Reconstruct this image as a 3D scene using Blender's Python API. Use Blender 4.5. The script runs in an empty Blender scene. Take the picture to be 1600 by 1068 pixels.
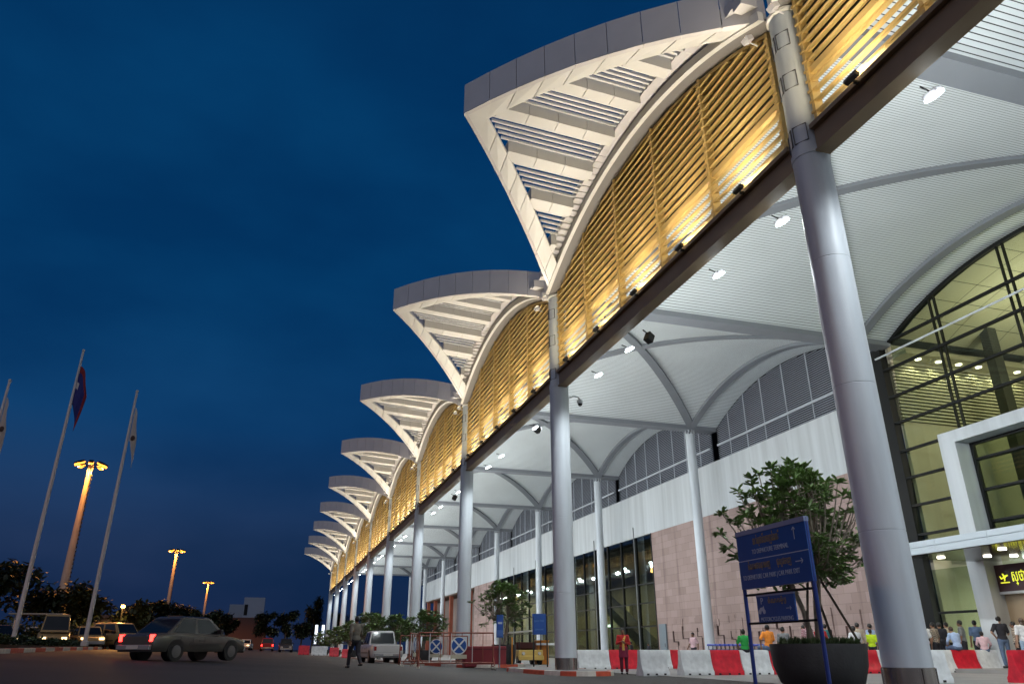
import bpy, bmesh, math, random
from mathutils import Vector, Matrix, Quaternion
random.seed(7)
S = bpy.context.scene
C = S.collection
PI = math.pi
R = math.radians

# ------------------------------------------------------------------ camera, sky, exposure
cam = bpy.data.cameras.new('camera'); camo = bpy.data.objects.new('camera', cam); C.objects.link(camo)
cam.sensor_width = 36; cam.lens = 36*1143.8/1600; cam.clip_start = .1; cam.clip_end = 4000
camo.location = (0, 0, .85)
camo.rotation_euler = (R(90+22.768), 0, R(-16.976))
S.camera = camo
S.render.engine = 'CYCLES'
S.view_settings.view_transform = 'Standard'; S.view_settings.look = 'None'
S.view_settings.exposure = 0; S.view_settings.gamma = 1
S.cycles.use_denoising = True
S.cycles.max_bounces = 6; S.cycles.diffuse_bounces = 3; S.cycles.glossy_bounces = 3
S.cycles.transparent_max_bounces = 12; S.cycles.sample_clamp_indirect = 4
S.cycles.caustics_reflective = False; S.cycles.caustics_refractive = False

def world():
    w = bpy.data.worlds.new('World'); S.world = w; w.use_nodes = True
    nt = w.node_tree; N = nt.nodes; L = nt.links
    bg = N['Background']
    # a dusk Nishita sky with the sun just under the horizon behind the terminal, deepened by the blue-hour gradient
    sky = N.new('ShaderNodeTexSky'); sky.sky_type = 'NISHITA'; sky.sun_disc = False
    sky.sun_elevation = R(-4); sky.sun_rotation = R(120)
    tc = N.new('ShaderNodeTexCoord'); sep = N.new('ShaderNodeSeparateXYZ'); L.new(tc.outputs['Generated'], sep.inputs[0])
    rp = N.new('ShaderNodeValToRGB'); L.new(sep.outputs[2], rp.inputs[0])
    e = rp.color_ramp.elements
    e[0].position = 0; e[0].color = (.0098, .024, .074, 1)
    e[1].position = 1; e[1].color = (.0008, .016, .065, 1)
    for p, c in ((.12, (.009, .034, .098)), (.26, (.0026, .043, .142)), (.45, (.0010, .047, .152)), (.66, (.0006, .038, .130))):
        k = e.new(p); k.color = (*c, 1)
    mp = N.new('ShaderNodeMapping'); mp.inputs['Scale'].default_value = (1, 1, 2.2); L.new(tc.outputs['Generated'], mp.inputs[0])
    nz = N.new('ShaderNodeTexNoise'); nz.inputs['Scale'].default_value = 2.0; nz.inputs['Detail'].default_value = 5
    nz.inputs['Roughness'].default_value = .5; L.new(mp.outputs[0], nz.inputs[0])
    cr = N.new('ShaderNodeValToRGB'); L.new(nz.outputs[0], cr.inputs[0])
    cr.color_ramp.elements[0].position = .38; cr.color_ramp.elements[0].color = (.62, .68, .74, 1)
    cr.color_ramp.elements[1].position = .68; cr.color_ramp.elements[1].color = (2.0, 1.16, 1.08, 1)
    mx = N.new('ShaderNodeMix'); mx.data_type = 'RGBA'; mx.blend_type = 'MULTIPLY'; mx.inputs[0].default_value = 1
    L.new(rp.outputs[0], mx.inputs[6]); L.new(cr.outputs[0], mx.inputs[7])
    ad = N.new('ShaderNodeMix'); ad.data_type = 'RGBA'; ad.blend_type = 'ADD'; ad.inputs[0].default_value = .02
    L.new(mx.outputs[2], ad.inputs[6]); L.new(sky.outputs[0], ad.inputs[7])
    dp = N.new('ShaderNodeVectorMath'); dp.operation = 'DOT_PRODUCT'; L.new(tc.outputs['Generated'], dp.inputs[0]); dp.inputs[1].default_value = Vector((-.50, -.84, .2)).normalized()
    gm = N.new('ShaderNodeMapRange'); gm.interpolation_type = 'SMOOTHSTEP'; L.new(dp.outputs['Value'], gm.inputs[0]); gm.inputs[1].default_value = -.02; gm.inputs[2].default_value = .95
    gl = N.new('ShaderNodeMix'); gl.data_type = 'RGBA'; gl.blend_type = 'ADD'; L.new(gm.outputs[0], gl.inputs[0]); L.new(ad.outputs[2], gl.inputs[6]); gl.inputs[7].default_value = (.265, .262, .265, 1)  # added glow behind the camera, out of view, as fill on the facades
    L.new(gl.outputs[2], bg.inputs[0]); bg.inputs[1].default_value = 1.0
world()

# ------------------------------------------------------------------ materials
MATS = {}
def mat(name, col=(.5, .5, .5), rough=.5, metal=0, var=0, vscale=3, bump=0, bscale=40, emit=None, estr=0, spec=.5, stretch=None, coat=0):
    if name in MATS: return MATS[name]
    m = bpy.data.materials.new(name); m.use_nodes = True; MATS[name] = m
    nt = m.node_tree; N = nt.nodes; L = nt.links; b = N['Principled BSDF']
    b.inputs['Base Color'].default_value = (*col, 1); b.inputs['Roughness'].default_value = rough
    b.inputs['Metallic'].default_value = metal; b.inputs['Specular IOR Level'].default_value = spec
    b.inputs['Coat Weight'].default_value = coat
    if emit: b.inputs['Emission Color'].default_value = (*emit, 1); b.inputs['Emission Strength'].default_value = estr
    if var or bump:
        tc = N.new('ShaderNodeTexCoord'); src = tc.outputs['Object']
        if stretch:
            mp = N.new('ShaderNodeMapping'); mp.inputs['Scale'].default_value = stretch; L.new(src, mp.inputs[0]); src = mp.outputs[0]
    if var:
        n = N.new('ShaderNodeTexNoise'); n.inputs['Scale'].default_value = vscale; n.inputs['Detail'].default_value = 6; L.new(src, n.inputs[0])
        r = N.new('ShaderNodeValToRGB'); L.new(n.outputs[0], r.inputs[0])
        r.color_ramp.elements[0].position = .3; r.color_ramp.elements[1].position = .72
        r.color_ramp.elements[0].color = (*[c*(1-var) for c in col], 1); r.color_ramp.elements[1].color = (*[min(1, c*(1+var*.6)) for c in col], 1)
        L.new(r.outputs[0], b.inputs['Base Color'])
    if bump:
        n2 = N.new('ShaderNodeTexNoise'); n2.inputs['Scale'].default_value = bscale; n2.inputs['Detail'].default_value = 4; L.new(src, n2.inputs[0])
        bp = N.new('ShaderNodeBump'); bp.inputs['Strength'].default_value = bump; bp.inputs['Distance'].default_value = .02
        L.new(n2.outputs[0], bp.inputs['Height']); L.new(bp.outputs[0], b.inputs['Normal'])
    return m

def mat_glass(name, tint=(.75, .8, .72), f=.12):
    if name in MATS: return MATS[name]
    m = bpy.data.materials.new(name); m.use_nodes = True; MATS[name] = m
    nt = m.node_tree; N = nt.nodes; L = nt.links; N.remove(N['Principled BSDF'])
    t = N.new('ShaderNodeBsdfTransparent'); t.inputs[0].default_value = (*tint, 1)
    g = N.new('ShaderNodeBsdfGlossy'); g.inputs[0].default_value = (.8, .9, .9, 1); g.inputs['Roughness'].default_value = .03
    lw = N.new('ShaderNodeLayerWeight'); lw.inputs[0].default_value = .5
    pw = N.new('ShaderNodeMath'); pw.operation = 'POWER'; pw.inputs[1].default_value = 4; L.new(lw.outputs['Facing'], pw.inputs[0])
    fr = N.new('ShaderNodeMath'); fr.operation = 'MULTIPLY_ADD'; fr.inputs[1].default_value = .7; fr.inputs[2].default_value = .03; L.new(pw.outputs[0], fr.inputs[0])
    mx = N.new('ShaderNodeMixShader'); L.new(fr.outputs[0], mx.inputs[0]); L.new(t.outputs[0], mx.inputs[1]); L.new(g.outputs[0], mx.inputs[2])
    L.new(mx.outputs[0], N['Material Output'].inputs[0])
    return m

def mat_tiles(name, c1, c2, mortar, sx, sz, rough=.7, axis='YZ', msize=.008, offset=.5, stain=True):
    if name in MATS: return MATS[name]
    m = bpy.data.materials.new(name); m.use_nodes = True; MATS[name] = m
    nt = m.node_tree; N = nt.nodes; L = nt.links; b = N['Principled BSDF']; b.inputs['Roughness'].default_value = rough
    tc = N.new('ShaderNodeTexCoord'); sp = N.new('ShaderNodeSeparateXYZ'); L.new(tc.outputs['Object'], sp.inputs[0])
    cb = N.new('ShaderNodeCombineXYZ'); L.new(sp.outputs['XYZ'.index(axis[0])], cb.inputs[0]); L.new(sp.outputs['XYZ'.index(axis[1])], cb.inputs[1])
    k = N.new('ShaderNodeTexBrick'); L.new(cb.outputs[0], k.inputs[0]); k.offset = offset
    k.inputs['Color1'].default_value = (*c1, 1); k.inputs['Color2'].default_value = (*c2, 1); k.inputs['Mortar'].default_value = (*mortar, 1)
    k.inputs['Scale'].default_value = 1; k.inputs['Brick Width'].default_value = sx; k.inputs['Row Height'].default_value = sz; k.inputs['Mortar Size'].default_value = msize
    k.inputs['Bias'].default_value = -.2
    out = k.outputs[0]
    if stain:
        mp = N.new('ShaderNodeMapping'); mp.inputs['Scale'].default_value = (.55, .55, .035); L.new(tc.outputs['Object'], mp.inputs[0])
        n = N.new('ShaderNodeTexNoise'); n.inputs['Scale'].default_value = 2.2; n.inputs['Detail'].default_value = 5; L.new(mp.outputs[0], n.inputs[0])
        r = N.new('ShaderNodeValToRGB'); L.new(n.outputs[0], r.inputs[0]); r.color_ramp.elements[0].position = .30; r.color_ramp.elements[1].position = .44
        r.color_ramp.elements[0].color = (.6, .57, .56, 1); r.color_ramp.elements[1].color = (1, 1, 1, 1)
        mx = N.new('ShaderNodeMix'); mx.data_type = 'RGBA'; mx.blend_type = 'MULTIPLY'; mx.inputs[0].default_value = 1
        L.new(out, mx.inputs[6]); L.new(r.outputs[0], mx.inputs[7]); out = mx.outputs[2]
    L.new(out, b.inputs['Base Color'])
    return m

def mat_check(name, c1, c2, scale):
    if name in MATS: return MATS[name]
    m = bpy.data.materials.new(name); m.use_nodes = True; MATS[name] = m
    nt = m.node_tree; N = nt.nodes; L = nt.links; b = N['Principled BSDF']; b.inputs['Roughness'].default_value = .9
    tc = N.new('ShaderNodeTexCoord'); k = N.new('ShaderNodeTexChecker'); L.new(tc.outputs['Object'], k.inputs[0])
    k.inputs['Scale'].default_value = scale; k.inputs['Color1'].default_value = (*c1, 1); k.inputs['Color2'].default_value = (*c2, 1)
    L.new(k.outputs[0], b.inputs['Base Color']); return m

M_col = mat('painted_steel', (.58, .625, .67), .48, 0, .20, 2.2, stretch=(1, 1, .12))
M_canopy = mat('canopy_panel', (.70, .69, .68), .45, 0, .05, 1.2)
M_fascia = mat('fascia_panel', (.62, .60, .62), .4, 0, .06, 1)
M_ceil = mat('ceiling_strip', (.66, .71, .73), .5, 0, .06, .5)
M_gap = mat('ceiling_gap', (.05, .055, .06), .8)
M_rib = mat('grey_rib', (.20, .215, .24), .5, 0, .06, 1)
M_gold = mat('gold_metal', (.74, .52, .20), .38, .25, .12, 1.5)
M_golddk = mat('bronze_beam', (.30, .215, .125), .5, 0, .15, 1)
M_brown = mat('bronze_panel', (.022, .014, .007), .6, 0, .1, 1)
M_band = mat('white_band', (.55, .58, .60), .55, 0, .18, 1.6, stretch=(1, 1, .06))
M_dark = mat('dark_frame', (.008, .009, .009), .6, spec=.25)
M_black = mat('black_plastic', (.012, .012, .013), .45)
M_glass = mat_glass('clear_glass', (.74, .79, .70))
M_glass2 = mat_glass('green_glass', (.58, .62, .59))
M_stone = mat_tiles('pink_stone', (.37, .265, .24), (.275, .192, .17), (.18, .13, .115), 1.05, .52)
M_skirt = mat('steel_skirt', (.40, .36, .33), .18, .9, .35, 6, stretch=(1, 1, .02))
M_white_em = mat('white_lamp_face', (1, 1, 1), .4, emit=(.86, .95, 1), estr=30)
M_warm_em = mat('warm_lamp_face', (1, .9, .7), .4, emit=(1, .84, .55), estr=9)
M_dl_em = mat('downlight_face', (1, .95, .85), .4, emit=(1, .93, .78), estr=9)
M_cream = mat('cream_wall', (.50, .46, .35), .7, 0, .08, .6)
M_asphalt = mat('asphalt', (.030, .024, .020), .68, 0, .62, .20, .35, 90, stretch=(.6, 1, 1))
M_concrete = mat('concrete_paving', (.26, .25, .24), .55, 0, .18, .9, .15, 50)
M_red = mat('red_plastic', (.58, .012, .03), .42, 0, .3, 5)
M_whitep = mat('white_plastic', (.66, .68, .69), .45, 0, .2, 5)
M_blue = mat('blue_sign', (.010, .07, .30), .4, 0, .1, 2)
M_kred = mat('kerb_red', (.62, .10, .05), .6, 0, .25, 4)
M_kwhite = mat('kerb_white', (.74, .70, .62), .6, 0, .2, 4)
M_pot = mat('dark_pot', (.028, .028, .031), .6, 0, .3, 3, .3, 14)
M_soil = mat('soil', (.035, .025, .018), .9, 0, .4, 8, .6, 30)
M_leaf = mat('leaf_green', (.15, .24, .075), .42, 0, .45, 1.8)
M_leaf2 = mat('leaf_dark', (.030, .060, .018), .5, 0, .4, 1.3)
M_fol = mat('foliage_far', (.045, .065, .022), .6, 0, .5, .35)
M_bark = mat('bark', (.26, .22, .17), .85, 0, .35, 5, .4, 25)
M_barkd = mat('bark_dark', (.06, .045, .033), .85, 0, .3, 4)
M_pole = mat('pale_pole', (.60, .58, .56), .4, 0, .05, 2)
M_rust = mat('rusty_rail', (.27, .075, .045), .6, 0, .3, 5)
M_text = mat('white_lettering', (.42, .50, .62), .5)
M_texty = mat('gold_lettering', (.30, .22, .09), .5)
M_sodium = mat('sodium_lamp_face', (1, .7, .3), .4, emit=(1, .33, .03), estr=4.5)

# ------------------------------------------------------------------ mesh helpers
class MB:
    def __init__(s): s.v = []; s.f = []; s.m = []; s.mi = 0
    def add(s, vs, fs):
        o = len(s.v); s.v += [tuple(p) for p in vs]; s.f += [tuple(i+o for i in f) for f in fs]; s.m += [s.mi]*len(fs); return s
    def box(s, x0, x1, y0, y1, z0, z1, M=None):
        p = [Vector((x, y, z)) for x in (x0, x1) for y in (y0, y1) for z in (z0, z1)]
        if M: p = [M @ q for q in p]
        return s.add(p, [(0, 1, 3, 2), (4, 6, 7, 5), (0, 4, 5, 1), (2, 3, 7, 6), (0, 2, 6, 4), (1, 5, 7, 3)])
    def cyl(s, a, b, r, r2=None, n=12, cap=True):
        a = Vector(a); b = Vector(b); r2 = r if r2 is None else r2
        q = (b-a).to_track_quat('Z', 'Y'); vs = []
        for c, rr in ((a, r), (b, r2)):
            vs += [c + q @ Vector((rr*math.cos(2*PI*i/n), rr*math.sin(2*PI*i/n), 0)) for i in range(n)]
        fs = [(i, (i+1) % n, n+(i+1) % n, n+i) for i in range(n)]
        if cap: fs += [tuple(range(n-1, -1, -1)), tuple(range(n, 2*n))]
        return s.add(vs, fs)
    def lathe(s, prof, c=(0, 0), n=24, cap=True):
        vs = [(c[0]+r*math.cos(2*PI*i/n), c[1]+r*math.sin(2*PI*i/n), z) for r, z in prof for i in range(n)]
        fs = [(k*n+i, k*n+(i+1) % n, (k+1)*n+(i+1) % n, (k+1)*n+i) for k in range(len(prof)-1) for i in range(n)]
        if cap: fs += [tuple(range(n-1, -1, -1)), tuple(range((len(prof)-1)*n, len(prof)*n))]
        return s.add(vs, fs)
    def prism(s, poly, axis, a, b):   # poly of 2D points, extruded along axis from a to b
        def P(p, t):
            return (t, p[0], p[1]) if axis == 'x' else (p[0], t, p[1]) if axis == 'y' else (p[0], p[1], t)
        n = len(poly); vs = [P(p, a) for p in poly]+[P(p, b) for p in poly]
        return s.add(vs, [(i, (i+1) % n, n+(i+1) % n, n+i) for i in range(n)]+[tuple(range(n-1, -1, -1)), tuple(range(n, 2*n))])
    def sweep(s, secs):               # list of rings (same count), closed rings, capped ends
        n = len(secs[0]); vs = [p for r in secs for p in r]
        fs = [(k*n+i, k*n+(i+1) % n, (k+1)*n+(i+1) % n, (k+1)*n+i) for k in range(len(secs)-1) for i in range(n)]
        fs += [tuple(range(n-1, -1, -1)), tuple(range((len(secs)-1)*n, len(secs)*n))]
        return s.add(vs, fs)
    def tube(s, pts, r, n=8):
        for i in range(len(pts)-1):
            ra = r[i] if isinstance(r, (list, tuple)) else r; rb = r[i+1] if isinstance(r, (list, tuple)) else r
            s.cyl(pts[i], pts[i+1], ra, rb, n)
        return s
    def ell(s, c, rad, n=14, k=8):
        c = Vector(c); vs = []; fs = []
        for j in range(k+1):
            t = PI*j/k
            for i in range(n):
                a = 2*PI*i/n; vs.append((c.x+rad[0]*math.sin(t)*math.cos(a), c.y+rad[1]*math.sin(t)*math.sin(a), c.z+rad[2]*math.cos(t)))
        for j in range(k):
            for i in range(n): fs.append((j*n+i, (j+1)*n+i, (j+1)*n+(i+1) % n, j*n+(i+1) % n))
        return s.add(vs, fs)
    def mesh(s, name, mats, smooth=False):
        me = bpy.data.meshes.new(name); me.from_pydata(s.v, [], s.f)
        for m in (mats if isinstance(mats, (list, tuple)) else [mats]): me.materials.append(m)
        if s.m and max(s.m) > 0: me.polygons.foreach_set('material_index', s.m)
        bm = bmesh.new(); bm.from_mesh(me); bmesh.ops.recalc_face_normals(bm, faces=bm.faces); bm.to_mesh(me); bm.free()
        if smooth:
            me.polygons.foreach_set('use_smooth', [True]*len(me.polygons))
            if smooth != 'all': me.set_sharp_from_angle(angle=R(40))
        me.update(); return me
    def build(s, name, mats, parent=None, smooth=False, bevel=0, loc=None):
        return link(name, s.mesh(name, mats, smooth), parent, bevel, loc)

def link(name, me, parent=None, bevel=0, loc=None):
    o = bpy.data.objects.new(name, me); C.objects.link(o)
    if parent: o.parent = parent
    if loc: o.location = loc
    if bevel:
        b = o.modifiers.new('bevel', 'BEVEL'); b.width = bevel; b.segments = 2; b.limit_method = 'ANGLE'
    return o
def thing(name, label, cat, loc=(0, 0, 0), rz=0, group=None):
    o = bpy.data.objects.new(name, None); C.objects.link(o); o.location = loc; o.rotation_euler = (0, 0, rz)
    o.empty_display_size = .2
    return tag(o, label, cat, group)
def tag(o, label, cat, group=None):
    o['label'] = label; o['category'] = cat
    if group: o['group'] = group
    return o
def struct(o, kind='structure'): o['kind'] = kind; return o
def copy_tree(o, parent=None, loc=None, rz=None, label=None):
    c = o.copy(); C.objects.link(c); c.parent = parent
    if loc is not None: c.location = loc
    if rz is not None: c.rotation_euler = (0, 0, rz)
    if label: c['label'] = label
    for ch in list(o.children): copy_tree(ch, c)
    return c
def text_mesh(body, size, m, parent, M, name='lettering', depth=.004, fit=None):
    cu = bpy.data.curves.new('t', 'FONT'); cu.body = body; cu.size = size; cu.align_x = 'CENTER'; cu.align_y = 'CENTER'; cu.extrude = depth
    o = bpy.data.objects.new('t', cu); C.objects.link(o)
    dg = bpy.context.evaluated_depsgraph_get(); me = bpy.data.meshes.new_from_object(o.evaluated_get(dg))
    bpy.data.objects.remove(o)
    if fit and len(me.vertices):
        xs = [v.co.x for v in me.vertices]; w = max(xs)-min(xs); cx = (max(xs)+min(xs))/2
        for v in me.vertices: v.co.x = (v.co.x-cx)*fit/w
    me.transform(M); me.materials.clear(); me.materials.append(m)
    return link(name, me, parent)
def lamp(kind, loc, direction, energy, color, parent=None, size=.4, size_y=.25, spot=100, blend=.6, radius=.08, spread=180):
    l = bpy.data.lights.new('lamp_light', kind); l.energy = energy; l.color = color
    if kind == 'AREA': l.shape = 'RECTANGLE'; l.size = size; l.size_y = size_y; l.spread = R(spread)
    elif kind == 'SPOT': l.spot_size = R(spot); l.spot_blend = blend; l.shadow_soft_size = radius
    else: l.shadow_soft_size = radius
    o = bpy.data.objects.new('lamp_light', l); C.objects.link(o); o.location = loc
    if parent: o.parent = parent
    if direction: o.rotation_euler = Vector(direction).to_track_quat('-Z', 'Y').to_euler()
    if kind == 'AREA' and size_y > 2.9 and size < .2: o.rotation_euler = Vector(direction).to_track_quat('-Z', 'X').to_euler(); l.size, l.size_y = size_y, size
    return o

# ------------------------------------------------------------------ key dimensions (metres)
DX = 10.877; Y1 = 11.551; BAY = 17.0
WI = 16.51; WX = 18.45            # inner columns and wall, from the colonnade line
BAYS = range(-2, 9)               # -1 is the bay nearest the camera that is still in frame
def gz(x, y):                     # the drop-off road climbs gently away to the left
    t = min(max(0.0, 9-x), 19.0)
    return .042*t*t/(t+1.0)+.003*min(max(0, y-25), 120)*min(max((7.5-x)/2, 0), 1)
def circ(u, spring, rise, span=BAY, inset=.0):
    s = span/2-inset; Rr = (s*s+rise*rise)/(2*rise); d = (u-.5)*span
    if abs(d) >= s: return spring
    return spring+rise-Rr+math.sqrt(Rr*Rr-d*d)
def arch(u): return circ(u, 15.85, 2.05, inset=.25)
def vault(u): return circ(u, 15.72, 2.1, inset=.3)

# ------------------------------------------------------------------ ground
def ground():
    mb = MB(); xs = [-900, -300, -120, -60, -40, -30, -24, -20]+[-18+i*1.2 for i in range(23)]+[10, 14, 30, 60, 200, 900]
    ys = [-300, -60, -20, 0, 10, 20, 30, 40, 60, 90, 130, 200, 400, 1500]
    n = len(ys); vs = [(x, y, gz(x, y)) for x in xs for y in ys]
    fs = [(i*n+j, (i+1)*n+j, (i+1)*n+j+1, i*n+j+1) for i in range(len(xs)-1) for j in range(n-1)]
    mb.add(vs, fs); struct(mb.build('road', M_asphalt, smooth='all'))
    p = MB(); p.box(13.0, 29.2, -40, 170, -.1, .02); p.box(19.6, 29.2, 25.62, 30.6, -.1, .17); p.box(25.6, 29.2, 10, 24.8, -.1, .17); p.box(7.6, 13.0, 48, 176, -.1, .14)
    struct(p.build('pavement', M_concrete))
    # kerbed islands round the columns, red and white painted
    def island(cx, cy, hx, hy, name='kerb_island'):
        t = bpy.data.objects.new(name, None); C.objects.link(t); t.location = (cx, cy, 0); struct(t)
        def ring(k, z):
            out = []
            for i in range(48):
                a = 2*PI*i/48; c, s = math.cos(a), math.sin(a)
                out.append((math.copysign(abs(c)**.75, c)*(hx-k), math.copysign(abs(s)**.62, s)*(hy-k), z))
            return out
        for mi, m, nm in ((0, M_kred, 'red_kerb'), (1, M_kwhite, 'white_kerb')):
            b = MB(); A, B_, D_ = ring(0, -.05), ring(.02, .15), ring(.16, .152)
            for i in range(48):
                if (i//3) % 2 == mi:
                    j = (i+1) % 48
                    b.add([A[i], A[j], B_[j], B_[i]], [(0, 1, 2, 3)]); b.add([B_[i], B_[j], D_[j], D_[i]], [(0, 1, 2, 3)])
            struct(b.build(nm, m, t))
        b = MB(); r = ring(.16, .148); b.add(r, [tuple(range(48))]); struct(b.build('island_paving', M_concrete, t))
    island(DX+.05, 29.9, 1.35, 4.1)
    island(DX+.1, 12.0, 1.5, 3.0)
    island(DX+.3, 46.5, 2.4, 7.5)
    # left median: kerb with painted stones, planted bed on top
    for k in range(22):
        y = 20+k*2.2; x = -8.0-.16*k
        b = MB(); z = gz(x, y); b.box(-.11, .11, -1.08, 1.08, -.1, .16)
        o = b.build('kerb_stone', M_kwhite if k % 2 else M_kred, bevel=.02, loc=(x, y, z)); o.rotation_euler = (0, 0, R(4)); struct(o)
    b = MB(); pts = [(-8.15, 18.9), (-11.75, 68.5), (-22, 68.5), (-19, 18.9)]
    b.prism(pts, 'z', .5, 1.02); struct(b.build('planting_bed', M_soil))
ground()

# ------------------------------------------------------------------ the terminal
term = thing('airport_terminal', 'airport terminal with petal shaped white canopies, gold louvre screens and a tall round-column forecourt', 'terminal', (DX, Y1, 0))

def column_mesh():
    prof = [(.428, .04), (.428, .56)]
    sk = MB(); sk.lathe(prof, n=32)
    for i in range(6):
        a = i*1.05+.3; sk.box(-.012, .012, -.02, .02, .06, .55, Matrix.Translation((.428*math.cos(a), .428*math.sin(a), 0)) @ Matrix.Rotation(a+PI/2, 4, 'Z'))
    b = MB(); b.lathe([(.415, 0)]+[q for z in (2.9, 5.8, 8.7) for q in ((.414, z-.012), (.408, z-.006), (.408, z+.006), (.414, z+.012))]+[(.412, 11.4)], n=48)
    cl = MB(); cl.lathe([(.428, 11.4), (.428, 11.55)], n=40)
    u = MB(); u.lathe([(.39, 11.55), (.39, 15.75)], n=40)
    hat = MB()
    hat.lathe([(.36, 15.75), (.45, 15.78), (.45, 15.86), (.30, 15.9)], n=40)
    acs = []
    for z in (12.0, 13.6, 14.9):
        for s in (-.5, .5):
            ac = MB()
            Mq = Matrix.Rotation(PI+s, 4, 'Z') @ Matrix.Translation((.382, 0, z))
            for q in ((-.17, -.155, -.24, .24), (.155, .17, -.24, .24), (-.154, .154, .225, .24), (-.154, .154, -.24, -.225)): ac.box(-.02, .010, *q, Mq)
            acs.append(ac.mesh('access_panel', mat('panel_gap', (.10, .10, .11), .6)))
    return (b.mesh('column_shaft', M_col, True), sk.mesh('column_skirt', M_skirt, True), cl.mesh('collar', M_col, True),
            u.mesh('upper_shaft', M_col, True), hat.mesh('column_cap', M_canopy, True), *acs)
CM = column_mesh()
for k in range(-2, 10):
    y = k*BAY
    c = link('column', CM[0], term, loc=(0, y, 0))
    for nm, me in zip(('skirt', 'collar', 'upper_shaft', 'cap')+('access_panel',)*6, CM[1:]): link(nm, me, c)

ib = MB(); ib.lathe([(.33, 0), (.33, 15.2)], n=28)
for a in range(8):
    ib.box(-.025, .025, -.015, .015, 14.9, 15.62, Matrix.Translation((.33*math.cos(a*PI/4), .33*math.sin(a*PI/4), 0)) @ Matrix.Rotation(a*PI/4+PI/2, 4, 'Z'))
IM = ib.mesh('inner_column', M_col, True)
for k in range(-1, 10): link('inner_column', IM, term, loc=(WI, k*BAY, 0))

def screen_meshes():
    sl = MB(); bp = MB(); fr = MB(); mulls = []
    us = [.034, .225, .41, .595, .78, .966]
    z = 12.38; zi = 0; rail = None
    zs = []
    while z < 17.8:
        zs.append(z); z += .298
    def top(u): return arch(u)-.12
    for zi, z in enumerate(zs):
        # clip to arch
        lo = next((u/400 for u in range(8, 200) if top(u/400) > z+.08), None)
        if lo is None: continue
        hi = 1-lo
        if zi == 4:
            fr.box(-.12, .06, max(lo, .03)*BAY, min(hi, .97)*BAY, z-.09, z+.09); continue
        for a, b in zip(us[:-1], us[1:]):
            a2, b2 = max(a, lo), min(b, hi)
            if b2-a2 < .004: continue
            M = Matrix.Translation((-.03, 0, z)) @ Matrix.Rotation(R(-14), 4, 'Y')
            sl.box(-.10, .03, a2*BAY+.06, b2*BAY-.06, -.016, .016, M)
            # folded nose of the blade
            sl.box(-.125, -.1, a2*BAY+.06, b2*BAY-.06, -.03, .03, M)
    for u in us:
        m = MB(); t = top(u)
        m.box(-.17, .075, u*BAY-.045, u*BAY+.045, 12.16, t)
        zz = 12.38
        while zz < t-.1:
            m.box(-.20, -.172, u*BAY-.075, u*BAY+.075, zz-.035, zz+.035); zz += .298
        mulls.append(m.mesh('mullion', M_gold))
    # frame following the arch
    n = 40
    secs = []
    for i in range(n+1):
        u = .03+.94*i/n; zt = top(u); y = u*BAY
        secs.append([(-.06, y, zt-.05), (.06, y, zt-.05), (.06, y, zt+.06), (-.06, y, zt+.06)])
    fr.sweep(secs)
    # bronze gable panel behind the upper slats
    vs = []; 
    for i in range(n+1):
        u = .02+.96*i/n; vs.append((u*BAY, max(arch(u)-.05, 13.75)))
    poly = [(.02*BAY, 13.72)]+vs+[(.98*BAY, 13.72)]
    bp.prism(poly, 'x', .30, .36)
    return sl.mesh('louvre_screen', M_gold), fr.mesh('screen_rail', M_gold), mulls, bp.mesh('gable_panel', M_brown)
SM = screen_meshes()

def beam_mesh():
    b = MB(); b.box(-.14, .15, .41, BAY-.41, 11.42, 11.97)
    b.box(-.26, .24, .41, BAY-.41, 11.97, 12.09); b.box(-.20, .20, .41, BAY-.41, 11.37, 11.422)
    return b.mesh('screen_beam', M_golddk)
BM = beam_mesh()

def arch_mesh():
    n = 56; b = MB(); secs = []
    for i in range(n+1):
        u = .012+.976*i/n; z = arch(u); y = u*BAY
        secs.append([(-.62, y, z), (-.46, y, z), (-.46, y, z+.30), (-.62, y, z+.30)])
    b.sweep(secs)
    i2 = MB(); secs = []
    for i in range(n+1):
        u = .012+.976*i/n; z = arch(u); y = u*BAY
        secs.append([(-.46, y, z+.02), (.3, y, z-.03), (.3, y, z+.05), (-.46, y, z+.10)])
    i2.sweep(secs)
    return b.mesh('arch_rib', M_canopy, True), i2.mesh('arch_lining', mat('lining_grey', (.20, .19, .19), .6), True)
AM = arch_mesh()

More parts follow.
